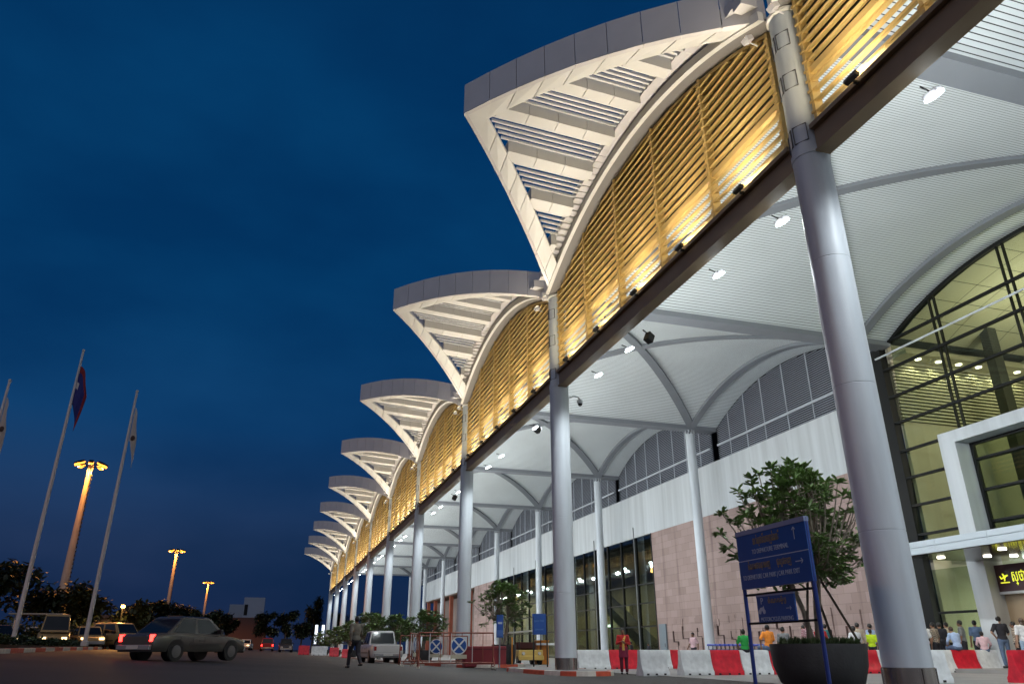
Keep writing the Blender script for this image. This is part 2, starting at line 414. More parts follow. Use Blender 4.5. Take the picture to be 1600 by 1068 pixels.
TIP = (.522, 6.42); BASE = ((.012, .35), (.988, .35)); SL = .068
def cs(u, v): return arch(u)+SL*v+.04
def canopy_meshes():
    n = 9
    def edge(a, t):               # along an edge from base a to the tip
        return (a[0]+(TIP[0]-a[0])*t, a[1]+(TIP[1]-a[1])*t)
    fas = MB(); mar = MB(); top = MB()
    wd = .95                       # margin width in plan, measured along the bay
    def inner(a, t):
        u, v = edge(a, t); sgn = 1 if a[0] < .5 else -1
        return u+sgn*wd/BAY*1.25, v
    for a in BASE:
        sgn = 1 if a[0] < .5 else -1
        for i in range(n):
            t0, t1 = i/n, (i+1)/n
            g = .0012
            P = [edge(a, t0+g*0), edge(a, t1)]
            # underside margin panel (a solid slab)
            q = [edge(a, t0), edge(a, t1-.004), None, None]
            tt1 = t1-.004
            in0 = inner(a, min(t0, .86)); in1 = inner(a, min(tt1, .86))
            if t0 >= .86: continue
            q = [edge(a, t0), edge(a, tt1), in1, in0]
            lo = [(-.0-v, u*BAY, cs(u, v)) for u, v in q]; hi = [(x, y, z+.12) for x, y, z in lo]
            mar.add(lo+hi, [(0, 1, 2, 3), (7, 6, 5, 4), (0, 4, 5, 1), (1, 5, 6, 2), (2, 6, 7, 3), (3, 7, 4, 0)])
        # fascia panels
        m = 9
        for i in range(m):
            t0, t1 = i/m+.0012, (i+1)/m-.0012
            (u0, v0), (u1, v1) = edge(a, t0), edge(a, t1)
            d = .10*sgn/BAY
            q = [(-v0, u0*BAY, cs(u0, v0)-.01), (-v1, u1*BAY, cs(u1, v1)-.01), (-v1, u1*BAY, cs(u1, v1)+1.28), (-v0, u0*BAY, cs(u0, v0)+1.28)]
            q2 = [(x+.08, y+.10*sgn, z) for x, y, z in q]
            q = [(x-.012, y-.02*sgn, z) for x, y, z in q]
            fas.add(q+q2, [(0, 1, 2, 3), (7, 6, 5, 4), (0, 4, 5, 1), (1, 5, 6, 2), (2, 6, 7, 3), (3, 7, 4, 0)])
        # dark backing behind the panel joints
        (u0, v0), (u1, v1) = edge(a, .003), edge(a, .992)
    # tip panel: the two margins meet in a solid point
    tp = [edge(BASE[0], .86), TIP, edge(BASE[1], .86), inner(BASE[1], .86), inner(BASE[0], .86)]
    lo = [(-v, u*BAY, cs(u, v)+.002) for u, v in tp]; hi = [(x, y, z+.11) for x, y, z in lo]
    mar.add(lo+hi, [(0, 1, 2, 3, 4), (9, 8, 7, 6, 5)]+[(i, (i+1) % 5, 5+(i+1) % 5, 5+i) for i in range(5)])
    # inner step of the margin (upstand seen between the slats)
    # rafters
    def vmax(u):                   # outer limit of the opening at u
        d = wd/BAY*1.25
        if u < TIP[0]: a = BASE[0]; t = (u-d-a[0])/(TIP[0]-a[0])
        else: a = BASE[1]; t = (a[0]-(u+d))/(a[0]-TIP[0])
        t = max(0, min(.86, t)); return a[1]+(TIP[1]-a[1])*t
    raf = []
    uk = [.125+.1225*k for k in range(7)]
    for u in uk:
        m = MB(); v1 = vmax(u)+.1; v0 = .95; ln = max(v1-v0, .15); ns = max(1, round(ln/1.15)); w = .031
        if v1 <= v0+.1: v1 = v0+.2
        for i in range(ns):
            a, b = v0+(v1-v0)*i/ns, v0+(v1-v0)*(i+1)/ns-.02
            ring = []
            for v in (a, b):
                z0, z1 = cs(u-w/2, v)+.02, cs(u+w/2, v)+.02
                zt = max(z0, z1)+.54
                ring.append([(-v, (u-w/2)*BAY, z0), (-v, (u+w/2)*BAY, z1), (-v, (u+w/2)*BAY, zt), (-v, (u-w/2)*BAY, zt)])
            m.sweep(ring)
        raf.append(m.mesh('rafter', M_canopy))
    # thin slats between the rafters
    slt = MB()
    edges = [.045]+uk+[.955]
    for a, b in zip(edges[:-1], edges[1:]):
        if a > .045: a += .016
        if b < .955: b -= .016
        k = 6
        for i in range(k):
            u = a+(b-a)*(i+.62)/(k+.25); v1 = vmax(u)+.1; v0 = .95
            if v1 < v0+.25: continue
            w = .042
            slt.sweep([[(-v, u*BAY-w, cs(u, v)+.38), (-v, u*BAY+w, cs(u, v)+.38), (-v, u*BAY+w, cs(u, v)+.47), (-v, u*BAY-w, cs(u, v)+.47)] for v in (v0-.3, v1)])
    # stepped closing soffit behind the arch
    st = MB(); n2 = 46
    for i in range(n2):
        u0, u1 = .02+.96*i/n2, .02+.96*(i+1)/n2; z = max(arch(u0), arch(u1))+.30
        st.box(-.97, -.46, u0*BAY, u1*BAY, z+.10, z+.45)
    return mar.mesh('canopy', M_canopy), fas.mesh('fascia', M_fascia), raf, slt.mesh('canopy_slats', M_canopy), st.mesh('stepped_soffit', M_fascia)
KM = canopy_meshes()

def vault_meshes():
    st = MB(); back = MB(); n = 112
    for i in range(n):
        u0, u1 = .02+.96*i/n, .02+.96*(i+1)/n-.0014
        z0, z1 = vault(u0), vault(u1)
        st.add([(.32, u0*BAY, z0), (.32, u1*BAY, z1), (WX+.1, u1*BAY, z1), (WX+.1, u0*BAY, z0)], [(0, 1, 2, 3)])
    secs = []
    m = 44
    for i in range(m+1):
        u = i/m; z = vault(u)+.07; y = u*BAY
        secs.append([(.30, y, z), (WX+16, y, z), (WX+16, y, z+.4), (.30, y, z+.4)])
    back.sweep(secs)
    diag = []
    for sg in (0, 1):
        d = MB(); secs = []
        for i in range(41):
            t = i/40; u = .02+.96*t; x = .5+(WI-.5)*(t if sg else 1-t); z = vault(u); y = u*BAY; w = .34
            secs.append([(x-w, y, z-.16-.01*sg), (x+w, y, z-.16-.01*sg), (x+w, y, z-.004), (x-w, y, z-.004)])
        d.sweep(secs); diag.append(d.mesh('diagonal_rib', M_rib, True))
    ar = MB(); secs = []
    for i in range(41):
        u = .02+.96*i/40; z = vault(u); y = u*BAY
        secs.append([(WI-.24, y, z-.20), (WI+.24, y, z-.20), (WI+.24, y, z-.003), (WI-.24, y, z-.003)])
    ar.sweep(secs)
    vb = MB(); vb.box(.45, WX+.05, -.42, .42, 15.50, 15.9)
    return st.mesh('vault_ceiling', M_ceil), back.mesh('vault_roof', M_gap), diag, ar.mesh('arch_rib', M_rib, True), vb.mesh('valley_beam', M_rib)
VM = vault_meshes()

for k in BAYS:
    y = k*BAY
    if k >= -1:
        sc = link('louvre_screen', SM[0], term, loc=(0, y, 0))
        link('screen_rail', SM[1], sc); link('gable_panel', SM[3], sc)
        for m in SM[2]: link('mullion', m, sc)
        link('screen_beam', BM, term, loc=(0, y, 0))
        a = link('facade_arch', AM[0], term, loc=(0, y, 0)); link('arch_lining', AM[1], a)
        cn = link('canopy', KM[0], term, loc=(0, y, 0)); link('fascia', KM[1], cn)
        for m in KM[2]: link('rafter', m, cn)
        link('canopy_slats', KM[3], cn); link('stepped_soffit', KM[4], cn)
    v = link('vault_ceiling', VM[0], term, loc=(0, y, 0)); link('vault_roof', VM[1], v)
    for m in VM[2]: link('diagonal_rib', m, v)
    link('inner_arch_rib', VM[3], v)
    link('valley_beam', VM[4], term, loc=(0, y, 0))
link('valley_beam', VM[4], term, loc=(0, 9*BAY, 0))

# the wall along the inner side: pink stone, dark glass, white band, arched louvres
YL = lambda y: y-Y1
def wall():
    x = WX
    st = MB(); st.box(x, x+.4, YL(29.45), YL(56.4), 0, 9.8)
    o = st.build('stone_wall', M_stone, term)
    # relief blocks low on the stone
    rl = MB(); rnd = random.Random(3); gv = MB()
    y = 29.6
    while y < 54.2:
        w = rnd.choice([.7, .9, 1.2, 1.5]); z = .1
        while z < 2.9:
            h = rnd.choice([.45, .6, .9])
            h = min(h, 3.0-z)
            if h < .3: break
            d = rnd.choice([.03, .06, .10])
            rl.box(x-d, x+.01, YL(y)+.012, YL(min(y+w, 54.6))-.012, z+.012, z+h-.012); z += h
        y += w
    rl.build('relief_block', M_stone, o)
    gr = MB(); rnd = random.Random(9)
    y = 29.5
    while y < 54.4:                # stepped dark grooves running through the relief
        z = rnd.uniform(.6, 1.0); h = rnd.uniform(.5, 1.1); w = rnd.uniform(.5, 1.0)
        gr.box(x-.13, x-.02, YL(y), YL(y+.06), z, z+h); gr.box(x-.128, x-.02, YL(y), YL(y+w), z+h, z+h+.05)
        gr.box(x-.13, x-.02, YL(y+w), YL(y+w+.06), z+h, z+h+rnd.uniform(.5, .9)); y += w+rnd.uniform(.6, 1.3)
    gr.build('relief_groove', mat('groove_dark', (.09, .055, .05), .8), o)['kind'] = 'stuff'
    bd = MB()
    for i in range(32):
        y0 = 29.45+i*4.0; bd.box(x-.02, x+.3, YL(y0), YL(min(y0+3.985, 157)), 9.8, 13.4)
    bd.build('white_band', M_band, term)
    # glazed stretch
    g = MB(); g.box(x+.06, x+.08, YL(56.4), YL(104), .1, 9.8); gl = g.build('glass_wall', M_glass2, term)
    f = MB()
    for i in range(17):
        y0 = 56.4+i*2.97; f.box(x-.05, x+.16, YL(y0)-.05, YL(y0)+.05, 0, 9.8)
    for z in (.1, 2.6, 4.4, 5.9): f.box(x-.02, x+.12, YL(56.45), YL(104), z-.05, z+.05)
    f.build('glazing_frame', M_dark, gl)
    for y0 in (59.5, 68.3, 77.2, 86.1, 95.0):
        m = MB(); m.box(x-.12, x-.06, YL(y0)-.035, YL(y0)+.035, 0, 10.7); m.build('glass_fin', mat('fin_grey', (.2, .21, .22), .5), gl)
    dr = MB()
    for i in range(12):
        a0 = PI/2*i/12; a1 = PI/2*(i+1)/12; r = 1.8
        pass
    dr.prism([(x-.25, YL(104.2)), (x-.25, YL(114.5)), (x-.1, YL(115.7)), (x+.3, YL(116.6)), (x+.9, YL(117.1)), (x+2.2, YL(117.2)), (x+2.2, YL(104.2))], 'z', 0, 9.78)
    dr.build('stone_drum', M_stone, term)
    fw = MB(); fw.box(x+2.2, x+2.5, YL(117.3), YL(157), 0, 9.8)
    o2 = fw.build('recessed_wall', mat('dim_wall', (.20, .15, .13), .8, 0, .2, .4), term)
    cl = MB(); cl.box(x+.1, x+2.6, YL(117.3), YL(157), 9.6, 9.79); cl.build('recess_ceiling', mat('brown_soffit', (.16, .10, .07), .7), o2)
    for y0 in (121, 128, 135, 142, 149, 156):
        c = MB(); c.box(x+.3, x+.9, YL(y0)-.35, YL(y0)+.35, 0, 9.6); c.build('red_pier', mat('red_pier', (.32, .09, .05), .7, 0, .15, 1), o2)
    # door in the stone at its far end
    d = MB(); d.box(x-.12, x-.02, YL(54.85), YL(55.95), .05, 2.7); do = d.build('service_door', mat('blue_grey_door', (.16, .20, .23), .5), term)
    h = MB(); h.cyl((x-.18, YL(55.0), 1.05), (x-.18, YL(55.0), 1.3), .02); h.build('handle', M_skirt, do)
    # arched louvre panels under the vaults
    lou = MB(); rail = MB(); bk = MB()
    poly = [(.03*BAY, 13.4)]+[((.03+.94*i/30)*BAY, vault(.03+.94*i/30)-.03) for i in range(31)]+[(.97*BAY, 13.4)]
    bk.prism(poly, 'x', x+.16, x+.22)
    z = 13.5
    while z < 17.7:
        lo = next((u/400 for u in range(10, 200) if vault(u/400) > z+.06), None)
        if lo is not None:
            M = Matrix.Translation((x+.08, 0, z)) @ Matrix.Rotation(R(-38), 4, 'Y')
            lou.box(-.075, .075, lo*BAY, (1-lo)*BAY, -.01, .01, M)
        z += .135
    for u in (.12, .24, .36, .5, .64, .76, .88):
        rail.box(x-.005, x+.05, u*BAY-.03, u*BAY+.03, 13.42, vault(u)-.03)
    rail.box(x-.10, x-.02, .03*BAY, .97*BAY, 14.35, 14.5)
    lm = lou.mesh('arched_louvre', mat('louvre_blade', (.33, .36, .42), .45)); rm = rail.mesh('louvre_post', mat('louvre_post', (.42, .45, .5), .5)); bm_ = bk.mesh('louvre_backing', mat('louvre_backing', (.03, .035, .05), .7))
    for k in range(1, 9):
        o = link('arched_louvre', lm, term, loc=(0, k*BAY, 0)); link('louvre_posts', rm, o); link('louvre_backing', bm_, o)
    # roof slab over the rooms behind, to close the view
    e = MB(); e.box(x+2.6, x+16, YL(28.95), YL(157), 9.9, 10.2); e.build('inner_floor_slab', M_gap, term)
    w2 = MB(); w2.box(x+9.0, x+9.3, YL(56.2), YL(104), 0, 9.9); o3 = w2.build('hall_back_wall', mat('green_cream_wall', (.23, .20, .115), .7, 0, .25, .5), term)
    w3 = MB(); w3.box(x+.2, x+9, YL(56.2), YL(56.38), 0, 9.9); w3.box(x+.2, x+9, YL(104.02), YL(104.18), 0, 9.9); w3.build('hall_end_wall', M_cream, o3)
    fl = MB(); fl.box(x+.2, x+9, YL(56.4), YL(104), -.05, .03); fl.build('hall_floor', mat('hall_floor', (.3, .28, .24), .25), o3)
    cb = MB()                      # hanging timber baffles below the ceiling
    for i in range(60): cb.box(x+.6, x+8.6, YL(57+i*.78), YL(57+i*.78+.12), 8.35, 8.75)
    cb.build('ceiling_baffle', mat('timber_baffle', (.35, .23, .10), .6), o3)
    es = MB()                      # escalator flank seen through the glass
    es.add([(x+4, YL(66), .1), (x+5.4, YL(66), .1), (x+5.4, YL(77), 5.2), (x+4, YL(77), 5.2), (x+4, YL(66), 1.2), (x+5.4, YL(66), 1.2), (x+5.4, YL(77), 6.3), (x+4, YL(77), 6.3)],
           [(0, 1, 2, 3), (7, 6, 5, 4), (0, 4, 5, 1), (1, 5, 6, 2), (2, 6, 7, 3), (3, 7, 4, 0)])
    es.build('escalator', mat('escalator_side', (.10, .10, .09), .3, .4), o3)
    for yy in (60.5, 64, 71, 80, 88, 97):
        p = MB(); p.box(x+8.6, x+8.98, YL(yy)-.7, YL(yy)+.7, .1, 5.4 if yy != 71 else 3); p.build('lit_bay', mat('lit_bay_wall', (.46, .42, .22), .6), o3)  # lit look of these bays is put into a paler wall colour
    sh = MB(); sh.box(x+8.4, x+8.58, YL(60), YL(62.4), 3.3, 3.55); sh.box(x+8.4, x+8.58, YL(84), YL(87), 3.3, 3.55)
    sh.build('shop_sign_light', mat('shop_light', (.8, 1, .8), .4, emit=(.75, 1, .85), estr=5), o3)
    for yy in (58.6, 61, 66.5, 72, 78, 84, 90, 96, 101):
        dl = MB(); dl.cyl((x+2.2, YL(yy), 7.9), (x+2.2, YL(yy), 8.02), .16, n=12); dl.build('pendant_light', M_white_em, o3)
    for yy in (59.3, 81, 99.5):
        dl = MB(); dl.lathe([(.02, 6.9), (.34, 7.0), (.3, 7.3), (.05, 7.4)], (x+1.6, YL(yy)), 14); dl.build('chandelier', mat('amber_lamp', (1, .6, .2), .4, emit=(1, .55, .16), estr=7), o3)
    for yy in (62, 72, 82, 92, 101):
        lamp('AREA', (x+4.0, YL(yy), 7.8), (0, 0, -1), 520, (1, .92, .66), term, 2.5, 2)
    # other end of the terminal behind the camera's right: stays closed
    ew = MB(); ew.box(x, x+.3, YL(-22.5), YL(11.4), 0, 18.3); ew.build('side_wall', M_band, term)
wall()

def hall():                        # the glazed entrance hall: bay between the second and first valley beams
    x = WX-.1
    y0, y1 = YL(11.75), YL(28.85)
    poly = [(y0, 4.8)]+[((.03+.94*i/36)*BAY, vault(.03+.94*i/36)-.02) for i in range(37)]+[(y1, 4.8)]
    gp = MB(); gp.prism([(a, b) for a, b in poly], 'x', x+.05, x+.07); gl = gp.build('entrance_glazing', M_glass, term)
    f = MB()
    for z in (4.85, 5.92, 7.3, 8.65, 10.0, 11.45, 12.83, 14.32, 15.74):
        f.box(x-.06, x+.12, y0, y1, z-.055, z+.055)
    f.build('transoms', M_dark, gl)
    f = MB()
    for yy in (12.95, 17.0, 21.0, 25.05):
        for s in (-.15, .15): f.box(x-.04, x+.12, YL(yy)+s-.022, YL(yy)+s+.022, 4.8, vault((YL(yy))/BAY)-.03)
    f.build('twin_mullions', M_dark, gl)
    f = MB(); f.box(x-.1, x+.3, y1-.1, y1+.55, 0, 15.55); f.build('corner_post', M_dark, gl); f = MB(); f.box(x-.1, x+.3, y0-.02, y0+.28, 0, 15.9); f.build('corner_post', M_dark, gl)
    secs = [[(x-.08, u*BAY, vault(u)-.22), (x+.1, u*BAY, vault(u)-.22), (x+.1, u*BAY, vault(u)-.06), (x-.08, u*BAY, vault(u)-.06)] for u in [.03+.94*i/36 for i in range(37)]]
    f = MB(); f.sweep(secs); f.build('arched_frame', M_dark, gl)
    tr = MB(); tr.cyl((x-.7, YL(28.5), 14.78), (x-.7, YL(11.6), 14.78), .05); tr.build('tie_rod', M_col, term)
    # portal frame
    yo, yi = YL(25.56), YL(24.72); oo, oi = YL(14.4), YL(15.24); xa = WX-1.1
    p = MB(); p.box(xa, x+.02, yi, yo, 0, 9.93); p.box(xa, x+.02, oo, oi, 0, 9.93); p.box(xa, x+.02, oi, yi, 9.4, 9.93)
    po = p.build('entrance_portal', M_band, term)
    g = MB(); g.box(x-.1, x-.08, oi, yi, 4.8, 9.4); g.build('portal_glass', M_glass, po)
    g = MB()
    for z in (5.95, 7.3, 8.65): g.box(x-.15, x-.04, oi, yi, z-.05, z+.05)
    g.box(x-.2, x-.02, oi, yi, 9.28, 9.39); g.box(x-.2, x-.02, yi-.14, yi-.005, 4.8, 9.28); g.box(x-.2, x-.02, oi+.005, oi+.14, 4.8, 9.28)
    for yy in (18.3, 21.7): g.box(x-.17, x-.03, YL(yy)-.05, YL(yy)+.05, 4.8, 9.28)
    g.build('portal_frame', M_dark, po)
    # entrance slab with glossy soffit and downlights
    xs = 13.1
    s = MB()
    yy = YL(25.2)
    while yy > YL(4): s.box(xs, WX-.2, yy-2.3+.015, yy, 4.36, 4.535); yy -= 2.3
    s.box(xs+.03, WX-.2, YL(4), YL(25.17), 4.535, 4.565)
    yy = YL(25.2)
    while yy > YL(4): s.box(xs, WX-.2, yy-2.3+.015, yy, 4.565, 4.78); yy -= 2.3
    so = s.build('entrance_slab', mat('slab_edge', (.46, .52, .56), .4), term)
    s = MB(); s.box(xs+.12, WX-.25, YL(4), YL(25.05), 4.28, 4.358)
    s.build('glossy_soffit', mat('glossy_soffit', (.10, .09, .085), .12, .2), so)
    s = MB(); s.box(xs, xs+.118, YL(4), YL(25.2), 4.3, 4.358); s.box(xs, WX-.2, YL(25.052), YL(25.2), 4.3, 4.358); s.build('slab_fascia', mat('slab_edge'), so)
    for (dx, yy) in [(14.6, 24.2), (16.9, 22.9), (16.0, 23.3), (14.6, 21.4), (16.2, 20.4), (15.5, 21.0), (14.6, 18.4), (16.2, 17.4), (14.6, 15.4), (16.2, 14.4)]:
        d = MB(); d.cyl((dx, YL(yy), 4.24), (dx, YL(yy), 4.285), .14, n=20); d.build('downlight', M_dl_em, so)
        lamp('SPOT', (dx, YL(yy), 4.2), (0, 0, -1), 60, (1, .90, .72), term, spot=140, radius=.12)
    # glazing under the slab either side of the doors
    g = MB(); g.box(x+.02, x+.04, yo+.02, y1-.3, .1, 4.28); o = g.build('lower_glazing', M_glass, term)
    g = MB(); g.box(x-.05, x+.12, yo, y1-.3, 2.35, 2.45); g.box(x-.05, x+.12, yo, y1-.3, .02, .12); g.build('lower_frame', M_dark, o)
    # dark doors inside the portal
    g = MB(); g.box(x-.2, x-.16, oi, yi-.95, 0, 3.25); o = g.build('entrance_door', mat_glass('door_glass', (.12, .12, .12)), po)
    g = MB()
    for yy in (16.5, 18.2, 20.0, 21.9, 23.7): g.box(x-.26, x-.1, YL(yy)-.06, YL(yy)+.06, 0, 3.25)
    g.build('door_frame', M_dark, o)
    g = MB(); g.box(x-.3, x-.1, yi-.95, yi, 0, 3.25); g.build('door_jamb', mat('beige_jamb', (.50, .40, .28), .6), po)
    # hall interior
    hx = x+9.5
    b = MB(); b.box(hx, hx+.2, y0, y1, 0, 18.2); ho = b.build('hall_wall', M_cream, term)
    b = MB(); b.box(x+.32, hx, y1-.3, y1-.1, 0, 11.55); b.box(x+.32, hx, y1-.3, y1-.1, 14.75, 17)
    b.build('hall_side_wall', M_cream, ho)
    b = MB(); b.box(x+.32, hx, y1-.12, y1-.05, 11.5, 14.8); b.build('slat_backing', mat('slat_backing', (.10, .10, .07), .7), ho)
    b = MB()
    z = 11.62
    while z < 14.7: b.box(x+.35, hx, y1-.32, y1-.22, z, z+.085); z += .185
    b.build('slatted_panel', mat('pale_slat', (.55, .52, .38), .5), ho)
    b = MB(); b.box(x+.32, hx, y1-1.4, y1-.3, 14.9, 15.15); b.build('light_shelf', M_cream, ho)
    for i in range(7):
        xx = x+1.6+i*1.35
        d = MB(); d.cyl((xx, y1-.85, 14.86), (xx, y1-.85, 14.905), .15, n=16); d.build('downlight', M_dl_em, ho)
        lamp('SPOT', (xx, y1-.8, 14.8), (0, .35, -1), 90, (1, .92, .66), term, spot=120)
    b = MB(); b.box(x+5.0, x+5.6, y1-2.4, y1-1.9, 0, 17.8); b.box(x+5.0, x+5.6, YL(16), YL(16.5), 0, 17.8); b.build('steel_column', mat('dark_steel', (.035, .036, .03), .4), ho)
    b = MB()                       # hall ceiling panels with fine joints
    for i in range(12):
        for j in range(6):
            u0, u1 = .04+.92*i/12+.001, .04+.92*(i+1)/12-.001; xa2 = x+.4+j*1.55
            b.add([(xa2, u0*BAY, vault(u0)-.05), (xa2, u1*BAY, vault(u1)-.05), (xa2+1.52, u1*BAY, vault(u1)-.05), (xa2+1.52, u0*BAY, vault(u0)-.05)], [(0, 1, 2, 3)])
    b.build('hall_ceiling', mat('hall_ceiling', (.55, .52, .40), .6), ho)
    b = MB(); b.box(x+.2, hx, y0, y1, -.05, .03); b.build('hall_floor', mat('hall_floor'), ho)
    b = MB(); b.box(x+1.4, hx, y0, y1-.32, 4.6, 4.9); b.build('mezzanine', mat('mezz', (.25, .25, .2), .5), ho)
    for i in range(4):
        b = MB(); b.box(x+2+i*1.6, x+2.8+i*1.6, YL(27.3)-.06, YL(27.3)+.06, 3.98, 4.02); b.build('strip_light', mat('strip_lamp', (1, 1, 1), .4, emit=(.8, 1, .9), estr=8), ho)
    b = MB(); b.box(x+2.2, x+9, YL(25.4), YL(25.5), 3.9, 4.0); b.box(x+2.2, x+9, YL(23.4), YL(23.5), 3.9, 4.0); b.build('strip_light', mat('strip_lamp'), ho)
    lamp('AREA', (x+5, YL(16), 11), (0, 1, .1), 820, (1, .94, .76), term, 5, 5)  # area light without a fixture, added to brighten the hall side wall
    lamp('AREA', (x+5, YL(20), 15.2), (0, 0, 1), 340, (1, .94, .76), term, 6, 10)
    lamp('AREA', (x+4.5, YL(20), 14.2), (0, 0, -1), 240, (1, .94, .74), term, 5, 9)
    lamp('AREA', (x+5, YL(23), 3.8), (0, 0, -1), 900, (.9, 1, .82), term, 5, 6)
    # departure sign over the doors
    sg = thing('departure_sign', 'brown illuminated departures sign with yellow aircraft icon over the entrance doors', 'sign', (DX+WX-.55, 24.7, 3.05))
    b = MB(); b.box(-.08, .08, -9.2, 0, 0, 1.05); b.build('sign_box', mat('sign_brown', (.075, .035, .045), .35), sg)
    b = MB(); b.box(-.1, .1, -9.22, .02, -.1, -.002); b.build('sign_edge', M_col, sg)
    my = mat('sign_yellow', (.8, .8, .05), .5, emit=(.85, .85, .05), estr=1.1)
    Mx = Matrix.Translation((-.085, -2.12, .55)) @ Matrix(((0, 0, -1, 0), (-1, 0, 0, 0), (0, 1, 0, 0), (0, 0, 0, 1)))
    text_mesh('ស្ថានីយចេញដំណើរ', .62, my, sg, Mx, 'khmer_lettering', .003, fit=2.8)
    b = MB()                       # taking-off aircraft pictogram
    def P(pts): b.prism([(-.36+p[0]*-.7, .52+p[1]*.7) for p in pts], 'x', -.088, -.081)
    P([(-.26, -.02), (-.2, -.06), (.25, .1), (.28, .16), (.22, .18)]); P([(-.02, .03), (.1, .06), (-.02, .26), (-.1, .25)]); P([(-.02, .0), (.08, .05), (.02, -.17), (-.05, -.17)])
    P([(-.24, -.02), (-.17, .0), (-.23, .12), (-.3, .13)]); P([(-.3, -.28), (.3, -.28), (.3, -.22), (-.3, -.22)])
    b.build('aircraft_icon', my, sg)
hall()

ORD = ['first', 'second', 'third', 'fourth', 'fifth', 'sixth', 'seventh', 'eighth', 'ninth', 'tenth', 'eleventh', 'twelfth', 'thirteenth', 'fourteenth', 'fifteenth', 'sixteenth', 'seventeenth', 'eighteenth', 'nineteenth']
TENS = ['', '', 'twenty', 'thirty', 'forty', 'fifty']
def nth(i):                        # i from 1
    if i < 20: return ORD[i-1]
    t, u = divmod(i, 10)
    return TENS[t]+' '+ORD[u-1] if u else TENS[t][:-1]+'ieth'
# ------------------------------------------------------------------ lamps of the forecourt
ff = thing('canopy_floodlight', 'white floodlight hung under the inner edge of the gold screen beam', 'floodlight', (0, 0, 0), 0, 'white floodlights under the gold screen beam')
b = MB(); b.box(-.11, .11, -.16, .16, -.02, .08, Matrix.Rotation(R(-24), 4, 'Y')); b.build('lamp_housing', M_fascia, ff)
b = MB(); b.lathe([(.02, -.05), (.19, -.045), (.19, -.0205), (.02, -.0205)], n=20); Mz = Matrix.Rotation(R(-24), 4, 'Y') @ Matrix.Diagonal((.85, 1.1, 1, 1)); b.v = [tuple(Mz @ Vector(q)) for q in b.v]; lf = b.build('lamp_face', M_white_em, ff)
b = MB(); b.tube([(-.3, 0, .12), (-.06, 0, .05)], .02, 6); b.build('bracket', M_black, ff)
first = True; nf = 0
WHITE = 330; DOWN = 600; WARM = 125; CAN = 40; UP = 580
for k in range(-2, 9):
    for u in (.12, .30, .66, .83):
        p = (DX+.62, Y1+(k+u)*BAY, 11.12)
        if k >= -1 and not (k < 0 and u < .6):
            nf = nf+1; lab = nth(nf)+' lit white floodlight from the right under the inner edge of the gold beam'
            if first: ff.location = p; first = False; ff['label'] = lab
            else: copy_tree(ff, None, p, None, lab)
        lamp('AREA', (p[0]+.26, p[1], p[2]-.06), (1, 0, .12), WHITE, (.90, .97, 1), None, .3, .3)
        lamp('SPOT', (p[0]+.03, p[1], p[2]-.12), (.25, 0, -1), DOWN, (.90, .97, 1), None, spot=165, blend=.5, radius=.12)
wf = thing('screen_uplight', 'small dark uplight fixed on the outer edge of the gold beam', 'uplight', (0, 0, 0), 0, 'uplights along the foot of the gold screens')
b = MB(); b.box(-.06, .06, -.17, .17, -.05, .05, Matrix.Rotation(R(15), 4, 'Y')); b.build('lamp_housing', mat('fixture_bronze', (.06, .05, .04), .5), wf)
b = MB(); b.box(-.05, .05, -.15, .15, .052, .06, Matrix.Rotation(R(15), 4, 'Y')); b.build('lamp_face', M_warm_em, wf)
b = MB(); b.box(.05, .16, -.03, .03, -.12, -.05); b.build('bracket', M_black, wf)
first = True; nf = 0
for k in range(-1, 9):
    for u in (.13, .315, .5, .69, .88):
        p = (DX-.46, Y1+(k+u)*BAY, 12.0)
        nf += 1; lab = nth(nf)+' small dark uplight from the right along the foot of the gold screens'
        if first: wf.location = p; first = False; wf['label'] = lab
        else: copy_tree(wf, None, p, None, lab)
        lamp('AREA', (p[0]-.16, p[1], p[2]+.16), (.10, 0, 1), WARM, (1, .83, .53), None, .12, 3.0)
        lamp('SPOT', (p[0]-.30, p[1], p[2]+.02), (-.42, 0, 1), UP*.6, (1, .96, .91), None, spot=105, blend=.8, radius=.1)
cf = thing('canopy_uplight', 'small white uplight at the head of a round column lighting the canopy above', 'uplight', (0, 0, 0), 0, 'uplights at the column heads')
b = MB(); b.box(-.1, .1, -.12, .12, -.07, .07, Matrix.Rotation(R(-30), 4, 'Y')); b.build('lamp_housing', M_fascia, cf)
b = MB(); b.box(-.08, .08, -.1, .1, .072, .08, Matrix.Rotation(R(-30), 4, 'Y')); b.build('lamp_face', M_warm_em, cf)
b = MB(); b.tube([(.0, 0, -.06), (.28, 0, -.12)], .02, 6); b.build('bracket', M_fascia, cf)
first = True
for k in range(-1, 10):
    for s in (-1, 1):
        if (k == 9 and s > 0): continue
        p = (DX-.78, Y1+k*BAY+s*.55, 15.45)
        lab = 'uplight on the '+('near' if s < 0 else 'far')+' side of the '+nth(k+2)+' round column head from the right'
        if first: cf.location = p; first = False; cf['label'] = lab
        else: copy_tree(cf, None, p, None, lab)
        lamp('SPOT', (p[0]-.05, p[1], p[2]+.12), (-.42, s*1.0, .50), CAN, (1, .90, .74), None, spot=125, blend=.9, radius=.06)

